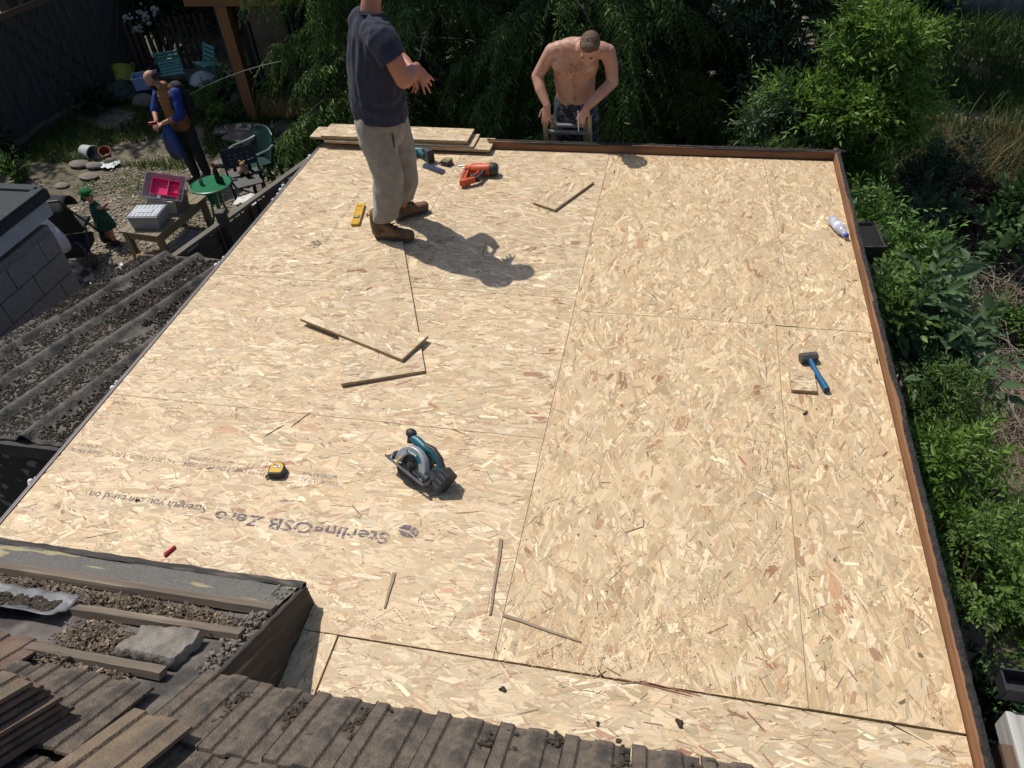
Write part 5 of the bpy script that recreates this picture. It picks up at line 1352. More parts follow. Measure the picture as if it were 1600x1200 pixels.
MB().box((.03, 0, .035), (.006, .19, .05)).build('divider', mat('pale_pink', (0.8, 0.25, 0.35)), pt_)
m = MB(); tray(m, .10, .10, .03, .004, 1.05, z0=.008); o = m.build('inner_cup', PK, pt_); o.location = (.10, 0, 0)

# ---- green bistro table with bottles
GRN = mat('green_plastic', (0.010, 0.16, 0.065), (0.008, 0.125, 0.05), scale=8, rough=.35)
gt_ = thing('bistro_table', 'round green plastic table with bottles on it', 'table', (-6.02, 8.30, GZ))
m = MB(); m.lathe([(.255, .69), (.268, .70), (.268, .718), (.258, .722), (.25, .714), (.0, .712)], 32); m.build('table_top', GRN, gt_, smooth=True)
m = MB(); m.lathe([(.269, .704), (.271, .714), (.268, .7185)], 32, cap=False); m.build('rim', mat('pale_green', (0.25, 0.42, 0.32)), gt_)
for a in (.5, 2.07, 3.64, 5.21):
    m = MB(); m.tube([(.10 * math.cos(a), .10 * math.sin(a), .70), (.07 * math.cos(a), .07 * math.sin(a), .45), (.10 * math.cos(a), .10 * math.sin(a), .25), (.22 * math.cos(a), .22 * math.sin(a), .01)], [.018, .016, .016, .014], 8); m.build('leg', GRN, gt_, smooth=True)
for a in range(6): MB().bar((.05 * math.cos(a), .05 * math.sin(a), .40), (.07 * math.cos(a), .07 * math.sin(a), .68), .02, .01).build('pedestal_slat', GRN, gt_)
wb = thing('wine_bottle', 'dark green bottle with red foil neck on the green table', 'bottle', (-5.93, 8.36, GZ + .7125))
m = MB(); m.lathe([(.034, 0), (.036, .01), (.036, .15), (.028, .185), (.015, .21)], 14); m.build('glass', mat('bottle_glass', (0.008, 0.02, 0.01), rough=.1), wb, smooth=True)
m = MB(); m.lathe([(.0155, .21), (.0155, .27), (.014, .28)], 12); m.build('foil', RED, wb, smooth=True)
w2 = thing('jar', 'small dark jar beside the foil topped bottle', 'jar', (-5.865, 8.34, GZ + .7125))
m = MB(); m.lathe([(.025, 0), (.027, .01), (.027, .07), (.018, .085)], 12); m.build('glass', mat('bottle_glass', (0.008, 0.02, 0.01)), w2, smooth=True); m = MB(); m.lathe([(.02, .085), (.02, .10)], 12); m.build('lid', BLACK, w2)
w3 = thing('glass_tumbler', 'small grey tumbler on the left of the green table', 'glass', (-6.13, 8.27, GZ + .7125))
m = MB(); m.lathe([(.024, 0), (.028, .08), (.026, .08), (.023, .004)], 14); m.build('tumbler_wall', mat('grey_glass', (0.30, 0.33, 0.33), rough=.15, trans=.5), w3, smooth=True)
m = MB(); m.lathe([(.029, .076), (.030, .08), (.029, .084)], 14, cap=False); m.build('tumbler_rim', WHITE, w3)

# ---- green resin chairs
def resin_chair(label, loc, rz, mt, folded=False):
    c = thing('garden_chair', label, 'chair', loc, rz)
    m = MB()
    def seat(u, v): x = -.21 + .42 * u; y = -.20 + .42 * v; return (x, y, .42 + .02 * (abs(u - .5) * 2) ** 2 - .02 * v)
    m.grid(seat, 10, 10); m.build('seat', mt, c, smooth=True, angle=180, solid=.014)
    m = MB()
    def back(u, v):
        a = (u - .5) * 2; w = .20 + .05 * math.sin(v * 2.2); z = .42 + .44 * v - (.05 * a * a if v > .8 else 0)
        return (a * w, .21 + .10 * v - .05 * a * a, z)
    m.grid(back, 14, 12); m.build('backrest', mt, c, smooth=True, angle=180, solid=.014)
    for sx in (-1, 1):
        m = MB(); m.tube([(sx * .24, .27, .70), (sx * .285, .12, .655), (sx * .29, -.12, .645), (sx * .28, -.21, .63)], [(.03, .012), (.034, .012), (.036, .012), (.03, .012)], 10, side=(1, 0, 0)); m.build('armrest', mt, c, smooth=True)
        MB().bar((sx * .275, -.205, .63), (sx * .255, -.235, 0), .05, .03, up=(1, 0, 0)).build('leg', mt, c, bevel=.006)
        MB().bar((sx * .22, .22, .62), (sx * .245, .29, 0), .05, .03, up=(1, 0, 0)).build('leg', mt, c, bevel=.006)
        m = MB(); m.tube([(sx * .225, -.20, .84), (sx * .24, .25, .72)], .012, 6) if False else None
    m = MB(); m.tube([(a * .25, .31 - .05 * a * a, .865 - .05 * a * a) for a in (-1, -.6, -.2, .2, .6, 1)], .012, 8); m.build('top_rim', mt, c, smooth=True)
    return c
DGR = mat('dark_green_resin', (0.012, 0.045, 0.042), (0.009, 0.034, 0.032), scale=12, rough=.4)
resin_chair('dark green plastic garden armchair standing on the earth', (-6.05, 9.52, GZ), math.radians(-35), DGR)
bc = thing('folding_chair', 'black folding chair leaning before the green armchair', 'chair', (-5.95, 9.02, GZ), rz=math.radians(35))
BRS = mat('black_resin', (0.014, 0.016, 0.018), rough=.45)
for sx in (-.22, .22):
    MB().bar((sx, -.22, 0), (sx, .20, .84), .028, .028, up=(1, 0, 0)).build('leg', BRS, bc); MB().bar((sx * .9, .25, 0), (sx * .9, -.12, .56), .028, .028, up=(1, 0, 0)).build('leg', BRS, bc)
MB().box((0, .0, .43), (.42, .36, .022), (.25, 0, 0)).build('seat', BRS, bc, bevel=.006); MB().box((0, .165, .69), (.42, .022, .26), (-.42, 0, 0)).build('backrest', BRS, bc, bevel=.006)
for i in range(4):
    for j in range(3): MB().box((-.12 + i * .08, .148 + .0 + (j - 1) * .02, .68 + (j - 1) * .05), (.016, .026, .016), (-.42, 0, 0)).build('seat_hole', mat('pale_gap', (0.25, 0.24, 0.2)), bc)
po = thing('plant_pot', 'orange clay pot with white cloth draped on it near the green table', 'plant pot', (-5.82, 8.72, GZ))
m = MB(); m.lathe([(.09, 0), (.12, .20), (.135, .205), (.135, .24), (.12, .24), (.10, .20)], 18); m.build('pot', mat('terracotta', (0.32, 0.12, 0.05), (0.25, 0.09, 0.04), rough=.8), po, smooth=True)
cl = thing('white_cloth', 'crumpled white cloth lying over the orange pot', 'cloth', (-5.82, 8.72, GZ + .24))
m = MB()
def clo(u, v): x = (u - .5) * .36; y = (v - .5) * .30; return (x, y, .05 - .9 * max(0, (x * x + y * y) - .008) + .03 * nz(x * 14, y * 14))
m.grid(clo, 18, 16); m.build('fabric', mat('white_fabric', (0.68, 0.66, 0.62), (0.55, 0.53, 0.5), rough=.9), cl, smooth=True, angle=180, solid=.006)
tyb = thing('soft_toy', 'small tan soft toy on the black folding chair', 'toy', (-5.98, 9.10, GZ + .46))
m = MB(); m.ball((0, 0, .06), (.06, .05, .065)); m.ball((0, -.01, .145), (.045, .04, .042)); m.ball((-.05, -.04, .04), (.03, .045, .03)); m.ball((.05, -.04, .04), (.03, .045, .03)); m.build('toy_body', mat('tan_plush', (0.42, 0.25, 0.12), rough=.95), tyb, smooth=True)
m = MB(); m.ball((-.035, 0, .185), .018, 8, 5); m.build('ear', mat('tan_plush', (0.42, 0.25, 0.12)), tyb, smooth=True); m = MB(); m.ball((.035, 0, .185), .018, 8, 5); m.build('ear', mat('tan_plush', (0.42, 0.25, 0.12)), tyb, smooth=True)

# ---- pushchair beside the shed
pu = thing('pushchair', 'black pushchair with white bag beside the blockwork shed', 'pushchair', (-7.72, 7.48, GZ), rz=math.radians(200))
for (x, y) in ((-.22, -.30), (.22, -.30), (-.24, .34), (.24, .34)):
    w = MB(); w.lathe([(.05, -.02), (.095, -.02), (.105, 0), (.095, .02), (.05, .02)], 18, Matrix.Translation((x, y, .105)) @ Euler((0, math.pi / 2, 0)).to_matrix().to_4x4()); wh = w.build('wheel', BLACK, pu, smooth=True)
    r = MB(); r.lathe([(.045, -.022), (.048, 0), (.045, .022)], 12, Matrix.Translation((x, y, .105)) @ Euler((0, math.pi / 2, 0)).to_matrix().to_4x4()); r.build('hub', mat('grey_plastic', (0.08, 0.08, 0.085)), wh)
for sx in (-.22, .22):
    m = MB(); m.tube([(sx, -.30, .11), (sx, -.05, .45), (sx, .25, .80), (sx, .42, 1.02)], .014, 8); m.build('frame_tube', BLACK, pu, smooth=True); m = MB(); m.tube([(sx, .34, .11), (sx, .05, .48)], .014, 8); m.build('frame_tube', BLACK, pu, smooth=True)
m = MB(); m.tube([(-.22, .42, 1.02), (.22, .42, 1.02)], .018, 8); m.build('handle', BLACK, pu)
PC = mat('black_cloth2', (0.016, 0.016, 0.019), (0.024, 0.024, 0.028), rough=.85, scale=10)
MB().box((0, -.05, .44), (.40, .36, .06)).build('seat', PC, pu, bevel=.02); MB().box((0, .17, .66), (.40, .07, .46), (-.35, 0, 0)).build('backrest', PC, pu, bevel=.03)
m = MB()
def can(u, v): a = math.pi * (.05 + .8 * v); x = -.22 + .44 * u; return (x, .22 - .32 * math.cos(a) * .8, .70 + .30 * math.sin(a) * (1 - .15 * abs(u - .5) * 2))
m.grid(can, 8, 10); m.build('canopy', PC, pu, smooth=True, angle=180, solid=.01)
MB().box((0, .1, .22), (.36, .42, .14), taper=1.1).build('under_basket', PC, pu, bevel=.02)
wbg = thing('white_bag', 'white carrier bag hung on the pushchair', 'bag', (-7.56, 7.02, GZ))
blob('bag_body', [T([(0, 0, .80), (0, 0, .62), (.01, 0, .45)], [(.05, .03), (.14, .08), (.15, .09)], n=16)], .014, mat('white_film', (0.62, 0.62, 0.66), (0.52, 0.52, 0.58), rough=.4, scale=6), wbg, 2, disp=wrinkles(9, 9, 5, .016))
m = MB(); m.tube([(-.04, 0, .82), (0, .02, .92), (.04, 0, .82)], .008, 6); m.build('bag_handle', WHITE, wbg)
# ---- black sack, crook, plastic sheet, cardboard
bkb = thing('black_sack', 'crumpled black plastic sack on the gravel behind the shed', 'sack', (-7.30, 6.62, GZ))
blob('sack_body', [T([(-.2, 0, .14), (.05, .05, .20), (.28, .02, .12)], [(.20, .16), (.26, .22), (.15, .12)], n=16)], .02, mat('black_film', (0.012, 0.012, 0.013), (0.03, 0.03, 0.032), rough=.28, spec=.6), bkb, 1, disp=wrinkles(6, 6, 9, .035))
m = MB(); m.ball((.36, 0, .16), (.05, .05, .07), 8, 6); m.build('knot', mat('black_film', (0.012, 0.012, 0.013)), bkb)
cr = thing('crook_stick', 'purple hooked cane standing by the black sack', 'cane', (-7.20, 7.0, GZ))
m = MB(); m.tube([(0, -.05, .0), (.0, 0, .30), (-.0, .02, .42), (-.05, .04, .50), (-.12, .06, .50)], .013, 8); m.build('shaft', mat('purple_metal', (0.05, 0.02, 0.07), rough=.35), cr, smooth=True); m = MB(); m.tube([(0, -.055, .0), (0, -.045, .05)], .017, 8); m.build('rubber_tip', BLACK, cr)
for i, (x, y, sx, sy, lab) in enumerate(((-6.78, 7.12, .55, .38, 'sheet of clear plastic film under the near table end'), (-6.42, 7.95, .42, .55, 'clear plastic film lying under the table'), (-5.98, 7.9, .35, .45, 'clear plastic film between table and lap fence'))):
    m = MB()
    def pf(u, v, sx=sx, sy=sy, i=i): a = (u - .5) * sx * (1 + .2 * nz(v * 3, i)); b = (v - .5) * sy * (1 + .2 * nz(u * 3, i + 5)); return (a, b, .03 + .03 * nz(a * 12, b * 12 + i) + .02 * nz(a * 33, b * 33))
    m.grid(pf, 20, 20); o = m.build('plastic_film', mat('cloudy_film', (0.62, 0.62, 0.62), (0.45, 0.45, 0.45), scale=9, rough=.25, alpha=.62), None, smooth=True, angle=180); o.location = (x, y, GZ + .01); tag(o, lab, 'plastic film')
cb = thing('cardboard_box', 'open brown cardboard box at the foot of the table', 'box', (-6.42, 7.17, GZ), rz=.5)
m = MB(); tray(m, .42, .26, .20, .006, 1.02); m.build('carton', mat('brown_card', (0.32, 0.19, 0.09), (0.26, 0.15, 0.07), rough=.9), cb)
MB().box((0, .20, .19), (.42, .13, .006), (.3, 0, 0)).build('flap', mat('brown_card', (0.32, 0.19, 0.09)), cb); MB().box((.28, 0, .19), (.12, .25, .006), (0, .3, 0)).build('flap', mat('brown_card', (0.32, 0.19, 0.09)), cb)

# ---- scattered things in the back of the garden
wbk = thing('white_bucket', 'white plastic bucket lying on its side by the stones', 'bucket', (-9.62, 10.32, GZ + .10), rot=(math.radians(90), 0, math.radians(70)))
BKT = mat('white_plastic', (0.46, 0.48, 0.50), (0.38, 0.40, 0.42), rough=.5)
m = MB(); m.lathe([(.10, 0), (.125, .25), (.132, .25), (.132, .265), (.118, .265), (.095, .01)], 20); m.build('pail', BKT, wbk, smooth=True); m = MB(); m.tube([(-.128, 0, .23), (-.09, .10, .24), (0, .13, .24), (.09, .10, .24), (.128, 0, .23)], .004, 6); m.build('bail', STEEL, wbk)
yb = thing('yellow_bucket', 'yellow green flexible tub on the dark sack by the fence', 'bucket', (-10.30, 12.75, GZ + .28), rot=(math.radians(-38), math.radians(-12), 0))
m = MB(); m.lathe([(.15, 0), (.20, .28), (.21, .29), (.195, .285), (.145, .01)], 22); m.build('tub', mat('lime_rubber', (0.28, 0.30, 0.03), (0.22, 0.23, 0.025), rough=.6), yb, smooth=True)
for s_ in (-1, 1): m = MB(); m.tube([(s_ * .20, -.05, .27), (s_ * .235, -.03, .32), (s_ * .235, .03, .32), (s_ * .20, .05, .27)], .010, 6); m.build('handle', mat('lime_rubber', (0.28, 0.30, 0.03)), yb)
gsk = thing('green_sack', 'dark green garden sack slumped by the boundary fence', 'sack', (-10.35, 12.45, GZ))
blob('sack_body', [T([(-.2, 0, .14), (.1, .05, .20), (.35, .1, .12)], [(.2, .16), (.25, .22), (.14, .12)], n=16)], .025, mat('green_weave', (0.012, 0.035, 0.025), (0.02, 0.05, 0.035), rough=.6), gsk, 1, disp=wrinkles(6, 6, 8, .03)); m = MB(); m.tube([(-.3, 0, .3), (-.2, .1, .42), (-.05, .05, .36)], .015, 6); m.build('sack_handle', BLACK, gsk)
MINT = mat('mint_plastic', (0.17, 0.42, 0.37), (0.13, 0.34, 0.30), rough=.5)
for i, (x, y, rz, lab) in enumerate(((-9.55, 13.25, .5, 'mint green slatted folding chair tipped behind the bearded person, left'), (-8.85, 13.15, -.6, 'mint green folding chair lying right of the bearded person'))):
    c = thing('slatted_chair', lab, 'chair', (x, y, GZ + .05), rot=(.5 - i * .7, 0, rz))
    for sx in (-.2, .2): MB().bar((sx, 0, 0), (sx, .1, .78), .025, .025).build('side_rail', MINT, c); MB().bar((sx, .25, 0), (sx, -.15, .45), .025, .025).build('leg', MINT, c)
    for k_ in range(4): MB().box((0, .07 + k_ * .008, .52 + k_ * .075), (.40, .015, .05)).build('back_slat', MINT, c)
    for k_ in range(5): MB().box((0, -.12 + k_ * .075, .44), (.40, .055, .015)).build('seat_slat', MINT, c)
dm = thing('domed_cover', 'grey white domed cover behind the bearded person', 'cover', (-8.80, 13.0, GZ + .12), rot=(-.4, .2, 0))
m = MB(); m.lathe([(.30, 0), (.30, .05), (.27, .16), (.19, .25), (.08, .295), (.001, .30)], 24); m.build('dome', mat('grey_white_dome', (0.46, 0.49, 0.52), rough=.5), dm, smooth=True); m = MB(); m.ball((0, 0, .31), .03, 10, 6); m.build('knob', BLACK, dm, smooth=True)
bcr = thing('blue_crate', 'pale blue plastic crate left of the bearded person', 'crate', (-9.72, 12.6, GZ + .28), rz=.5)
m = MB(); tray(m, .40, .30, .22, .008, 1.1); m.build('crate_tub', mat('pale_blue_plastic', (0.25, 0.36, 0.56), (0.20, 0.30, 0.48), rough=.5), bcr); m = MB(); m.tube([(-.22, -.165, .22), (.22, -.165, .22), (.22, .165, .22), (-.22, .165, .22), (-.22, -.165, .22)], .009, 6); m.build('rim', mat('white_rim', (0.6, 0.62, 0.66)), bcr)
STN = mat('field_stone', (0.23, 0.195, 0.165), (0.155, 0.135, 0.115), scale=14, rough=.95, bump=.5)
for i, (x, y, r, lab) in enumerate(((-9.50, 9.98, (.19, .12, .05), 'largest flat stone in front of the white bucket'), (-9.22, 9.95, (.15, .10, .05), 'stone right of the largest flat stone'), (-9.10, 9.62, (.17, .12, .035), 'thin flat stone nearest the gravel'), (-9.35, 9.30, (.12, .09, .03), 'small flat stone out on the gravel'),
                                    (-9.72, 12.35, (.24, .16, .14), 'grey rock under the pale blue crate'), (-9.05, 10.12, (.10, .08, .05), 'small stone near the red clay shard'), (-8.4, 13.4, (.3, .2, .2), 'large grey rock right of the domed cover'))):
    m = MB(); m.ball((0, 0, 0), r, 10, 7); m.v = [tuple(c * (1 + .22 * nz(v[0] * 9 + i, v[1] * 9, v[2] * 9)) for c in v) for v in m.v]
    o = m.build('stone', STN, None, smooth=True, angle=30); o.location = (x, y, GZ + r[2] * .7); tag(o, lab, 'stone')
sp = thing('clay_shard', 'reddish broken clay pot beside the stones', 'clay pot', (-9.18, 10.28, GZ + .03), rot=(.5, .4, 0))
m = MB(); m.lathe([(.06, 0), (.09, .15), (.10, .15), (.10, .18), (.085, .18), (.055, .01)], 14, cap=False); m.build('pot_wall', mat('terracotta_red', (0.26, 0.085, 0.045)), sp, smooth=True)
pp_ = MB(); pp_.grid(lambda u, v: ((u - .5) * .34 * (1 + .3 * nz(v * 5)), (v - .5) * .26 * (1 + .3 * nz(u * 5, 4)), .02 + .03 * nz(u * 6, v * 6)), 12, 10)
o = pp_.build('torn_paper', mat('white_paper', (0.62, 0.66, 0.64), (0.10, 0.12, 0.12), scale=30, contrast=(.6, .64), rough=.8), None, smooth=True, angle=180); o.location = (-9.0, 10.02, GZ + .015); tag(o, 'torn white speckled sheet lying on the earth by the stones', 'paper')

# ---- gravel, stuff
gg = np.random.default_rng(77); pts = []
while len(pts) < 5200:
    x, y = gg.uniform(-9.8, -5.2), gg.uniform(5.8, 10.6)
    if nz(x * .8, y * .8) < -.2 or gg.random() < max(0, (y - 8.6) * .35): continue
    pts.append((x, y, GZ + gg.uniform(.0, .012) + .05 * nz(x * .3, y * .3)))
GRV = mat('pea_gravel', (0.36, 0.29, 0.20), (0.24, 0.20, 0.155), scale=6, detail=2, rough=.9, c3=(0.42, 0.38, 0.32), scale3=9, con3=(.5, .6))
o = clumps('gravel', pts, GRV, None, .010, .026, .6, 12); tag(o, 'pale gravel strewn around the table', 'gravel', kind='stuff')
# ================================================================== vegetation
def leafy(name, mat_, parent, starts, dirs, lens, leaf, wid, per, seed, droop=0.0, spread=50.0, tint=0.28, twist=0.5, curl=.18, tipsmall=.6, flat=0.0, tcol=(1, 1, 1), off=(0, 0, 0)):
    """twigs (starts, dirs, lens) each carrying `per` alternate leaves; one mesh of real leaf blades"""
    g = np.random.default_rng(seed); n = len(starts); S = np.asarray(starts, float) - np.array(off); D = np.asarray(dirs, float); Ln = np.asarray(lens, float)
    D /= np.linalg.norm(D, axis=1, keepdims=True) + 1e-9
    up = np.zeros((n, 3)); up[:, 2] = 1; rnd = g.normal(0, 1, (n, 3)); up = up * flat + rnd * (1 - flat)
    N = up - D * (up * D).sum(1, keepdims=True); N /= np.linalg.norm(N, axis=1, keepdims=True) + 1e-9
    B_ = np.cross(D, N)
    Vs = []; tw_t = np.exp(g.normal(0, tint * .7, n))
    Ts = []
    for k in range(per):
        t = (k + .6 + g.uniform(-.3, .3, n)) / per
        P = S + D * (Ln * t)[:, None]; P[:, 2] -= droop * Ln * t * t
        dz = D.copy(); dz[:, 2] -= 2 * droop * t; dz /= np.linalg.norm(dz, axis=1, keepdims=True) + 1e-9
        sd = 1 if k % 2 else -1
        a = np.radians(spread) * (1 - .45 * t) * g.uniform(.75, 1.25, n)
        if k == per - 1: a *= .2
        d = dz * np.cos(a)[:, None] + B_ * (sd * np.sin(a))[:, None] + N * g.normal(0, .18 + .3 * twist, (n, 1)); d /= np.linalg.norm(d, axis=1, keepdims=True)
        nn = N + g.normal(0, twist, (n, 3)); w = np.cross(d, nn); w /= np.linalg.norm(w, axis=1, keepdims=True) + 1e-9; nn = np.cross(w, d)
        L = leaf * np.exp(g.normal(0, .22, n)) * (1 - (1 - tipsmall) * t); W = L * wid / 2
        L = L[:, None]; W = W[:, None]; c = curl
        v = [P, P + d * L * .34 + w * W - nn * L * c * .10 + nn * W * .35, P + d * L * .70 + w * W * .72 - nn * L * c * .45 + nn * W * .25, P + d * L - nn * L * c, P + d * L * .70 - w * W * .72 - nn * L * c * .45 + nn * W * .25, P + d * L * .34 - w * W - nn * L * c * .10 + nn * W * .35]
        Vs.append(np.stack(v, 1)); Ts.append(tw_t * np.exp(g.normal(0, tint * .6, n)))
    V = np.concatenate(Vs).reshape(-1, 3); m = n * per; b = np.arange(m)[:, None] * 6
    F = np.concatenate([b + np.array([[0, 1, 2, 3]]), b + np.array([[0, 3, 4, 5]])])
    t = np.concatenate(Ts); t = np.concatenate([t, t])[:, None] * np.array([tcol])
    me = fast_mesh(name, V, F, t)
    return link(name, me, mat_, parent)
def shell(lobes, n, seed, inner=.62, gap=.15, gsc=2.0, upb=.35):
    """points and outward directions on the outer shells of overlapping lobes, with noise gaps"""
    g = np.random.default_rng(seed); P = []; D = []
    vol = np.array([l[1][0] * l[1][1] + l[1][1] * l[1][2] + l[1][0] * l[1][2] for l in lobes]); vol = vol / vol.sum()
    while len(P) < n:
        c, r = lobes[g.choice(len(lobes), p=vol)]
        d = g.normal(0, 1, 3); d /= np.linalg.norm(d); q = inner + (1 - inner) * g.random() ** .6
        p = np.array(c) + d * np.array(r) * q
        ins = False
        for c2, r2 in lobes:
            e = (p - np.array(c2)) / np.array(r2)
            if (e * e).sum() < (inner * .85) ** 2: ins = True; break
        if ins: continue
        if nz(p[0] * gsc + seed, p[1] * gsc, p[2] * gsc) < gap - .5 or p[2] < GZ + .05: continue
        o = d / np.array(r); o /= np.linalg.norm(o); o = o + np.array([0, 0, upb]) + g.normal(0, .35, 3)
        P.append(p); D.append(o)
    return np.array(P), np.array(D)
def leafmat(name, c1, c2, rough=.45, tr=.3, spec=.28): return mat(name, c1, c2, scale=3, rough=rough, attr=True, translucent=tr, spec=spec)
BARK = mat('bark', (0.085, 0.065, 0.05), (0.05, 0.04, 0.032), scale=14, rough=.95, bump=.7, bscale=30, stretch=(1, 1, .25))
def stems(parent, base, lobes, seed, r0=.05, n=7, name='trunk'):
    g = random.Random(seed); m = MB(); b = Vector(base)
    for i in range(n):
        c, r = lobes[i % len(lobes)]; e = Vector((c[0] + g.uniform(-.5, .5) * r[0], c[1] + g.uniform(-.5, .5) * r[1], c[2] + g.uniform(0, .6) * r[2])); mid = b.lerp(e, .5) + Vector((g.uniform(-.1, .1), g.uniform(-.1, .1), .1)); s = b + Vector((g.uniform(-.06, .06), g.uniform(-.06, .06), 0))
        pts = [s, s.lerp(mid, .5), mid, mid.lerp(e, .6), e]
        m.tube(pts, [r0, r0 * .8, r0 * .55, r0 * .35, r0 * .12], 6)
    return m.build(name, BARK, parent, smooth=True)
def shrub(name, label, cat, lobes, ntw, leaf, wid, per, mt, seed, tw=.28, droop=.15, group=None, base=None, r0=.04, gap=.28, flat=.62, spread=55, upb=.35, inner=.6, tint=.32, gsc=2.6):
    base = base or (lobes[0][0][0], lobes[0][0][1], GZ)
    gl_ = np.random.default_rng(seed + 9); fine = []
    for c, r in lobes:                      # break each mass into smaller clumps with lit tops and dark gaps
        if max(r) < .33: fine.append((c, r)); continue
        k = 9
        for q in range(k):
            d = gl_.normal(0, 1, 3); d[2] = abs(d[2]) * .9 - .35 * (q % 3 == 0); d /= np.linalg.norm(d)
            f_ = gl_.uniform(.34, .52)
            fine.append((tuple(np.array(c) + d * np.array(r) * .68), tuple(np.array(r) * np.array([f_, f_, f_ * .8]))))
        fine.append((c, tuple(np.array(r) * .6)))
    big, lobes = lobes, fine
    o = thing(name, label, cat, base, group=group)
    P, D = shell(lobes, ntw, seed, gap=gap, upb=upb, inner=inner, gsc=gsc)
    g = np.random.default_rng(seed + 1)
    P = P - D / np.linalg.norm(D, axis=1, keepdims=True) * tw * .5
    f = leafy('crown' if cat == 'tree' else 'foliage', mt, o, P, D, tw * np.exp(g.normal(0, .3, ntw)), leaf, wid, per, seed + 2, droop=droop, flat=flat, spread=spread, tint=tint, off=base, twist=.4)
    stems(o, (0, 0, 0), [((c[0] - base[0], c[1] - base[1], c[2] - base[2]), r) for c, r in big], seed, r0, name='trunk' if cat == 'tree' else 'stem')
    return o
LAUREL = leafmat('laurel_leaf', (0.165, 0.275, 0.050), (0.105, 0.190, 0.034), rough=.30, tr=.46)
PRIVET = leafmat('privet_leaf', (0.110, 0.200, 0.045), (0.072, 0.142, 0.032), rough=.36, tr=.42)
BLUEG = leafmat('dull_green_leaf', (0.085, 0.135, 0.068), (0.058, 0.098, 0.050), rough=.4, tr=.35)
BRIGHT = leafmat('bright_leaf', (0.150, 0.240, 0.055), (0.10, 0.175, 0.04), rough=.42, tr=.38)
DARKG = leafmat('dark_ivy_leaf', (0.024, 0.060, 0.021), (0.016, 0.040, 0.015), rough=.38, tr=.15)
LIME = leafmat('lime_leaf', (0.13, 0.22, 0.024), (0.09, 0.16, 0.018), rough=.5, tr=.35)

# ---- drooping conifers behind the deck
CONI = leafmat('conifer_spray', (0.125, 0.200, 0.05), (0.07, 0.125, 0.032), rough=.6, tr=.25, spec=.25)
def conifer(label, base, height, rad, n, seed, z0=.35):
    o = thing('conifer', label, 'tree', base, group='drooping conifers behind the new roof')
    g = np.random.default_rng(seed)
    m = MB(); m.tube([(0, 0, 0), (.05, 0, height * .4), (0, 0, height)], [.20, .13, .02], 10); m.build('trunk', BARK, o, smooth=True)
    # boughs
    bm = MB(); S = []; D = []; Ln = []
    nb = 96
    for i in range(nb):
        z = z0 + (height - z0 - .2) * (i / nb) ** 1.25; a = i * 2.399 + g.uniform(-.3, .3)
        r = rad * (1 - (z / height)) ** .65 * g.uniform(.72, 1.12) + .15
        dv = np.array([math.cos(a), math.sin(a), 0])
        pts = []
        for t in (0, .25, .5, .75, 1.0): pts.append(dv * r * t + np.array([0, 0, z + .32 * r * (t - 1.25 * t * t)]))
        bm.tube([tuple(p) for p in pts], [.030, .024, .017, .011, .004], 5)
        front = .5 + .5 * max(-.4, -math.sin(a))
        k = int(n / nb * (.55 + .9 * front) * (.5 + r / rad))
        for q in range(k):
            t = g.uniform(.18, 1.0) ** .7; sd = g.choice((-1, 1))
            p = dv * r * t + np.array([0, 0, z + .32 * r * (t - 1.25 * t * t)]); lat = np.array([-dv[1], dv[0], 0]) * sd * g.uniform(0, .30) * (1.25 - t)
            S.append(p + lat + np.array([0, 0, -.25 * np.linalg.norm(lat)])); D.append(dv * g.uniform(.35, .8) + lat * 1.6 + np.array([0, 0, g.uniform(-1.0, -.2)]) + g.normal(0, .12, 3)); Ln.append(g.uniform(.25, .55))
    bm.build('bough', BARK, o, smooth=True)
    leafy('crown', CONI, o, S, D, Ln, .095, .22, 20, seed + 5, droop=.60, flat=.75, spread=52, tint=.34, twist=.35, curl=.5, tipsmall=.55)
    return o
conifer('drooping conifer standing behind the person in the navy t-shirt', (-4.15, 11.3, GZ), 6.6, 2.75, 4600, 41)
conifer('drooping conifer standing behind the bare-chested person', (-1.25, 11.4, GZ), 6.4, 2.55, 4400, 43)
# bare twigs hanging out of the conifers
for i, (a, b, lab) in enumerate((((-5.1, 9.35, -.55), (-6.5, 9.2, -.95), 'long pale bare conifer twig reaching left over the chairs'), ((-1.45, 9.0, .55), (-1.0, 8.8, .02), 'thin bare twig hanging left of the bare-chested person'), ((-3.1, 8.9, -.35), (-2.85, 8.75, .1), 'bare twig right of the standing man'))):
    m = MB(); a, b = Vector(a), Vector(b); pts = [a.lerp(b, t) + Vector((.03 * nz(t * 5, i), .03 * nz(t * 5, i + 3), .10 * t * (1 - t) * 2)) for t in (0, .2, .4, .6, .8, 1)]
    m.tube(pts, [.006, .0055, .005, .004, .003, .0015], 5)
    for q in range(14):
        t = random.uniform(.1, .95); p = a.lerp(b, t) + Vector((0, 0, .10 * t * (1 - t) * 2)); m.tube([p, p + Vector((random.uniform(-.12, .12), random.uniform(-.08, .08), random.uniform(-.16, .08)))], [.0025, .001], 4)
    o = m.build('bare_twig', mat('pale_bark', (0.20, 0.18, 0.15), (0.13, 0.115, 0.095), scale=20), None); tag(o, lab, 'twig')

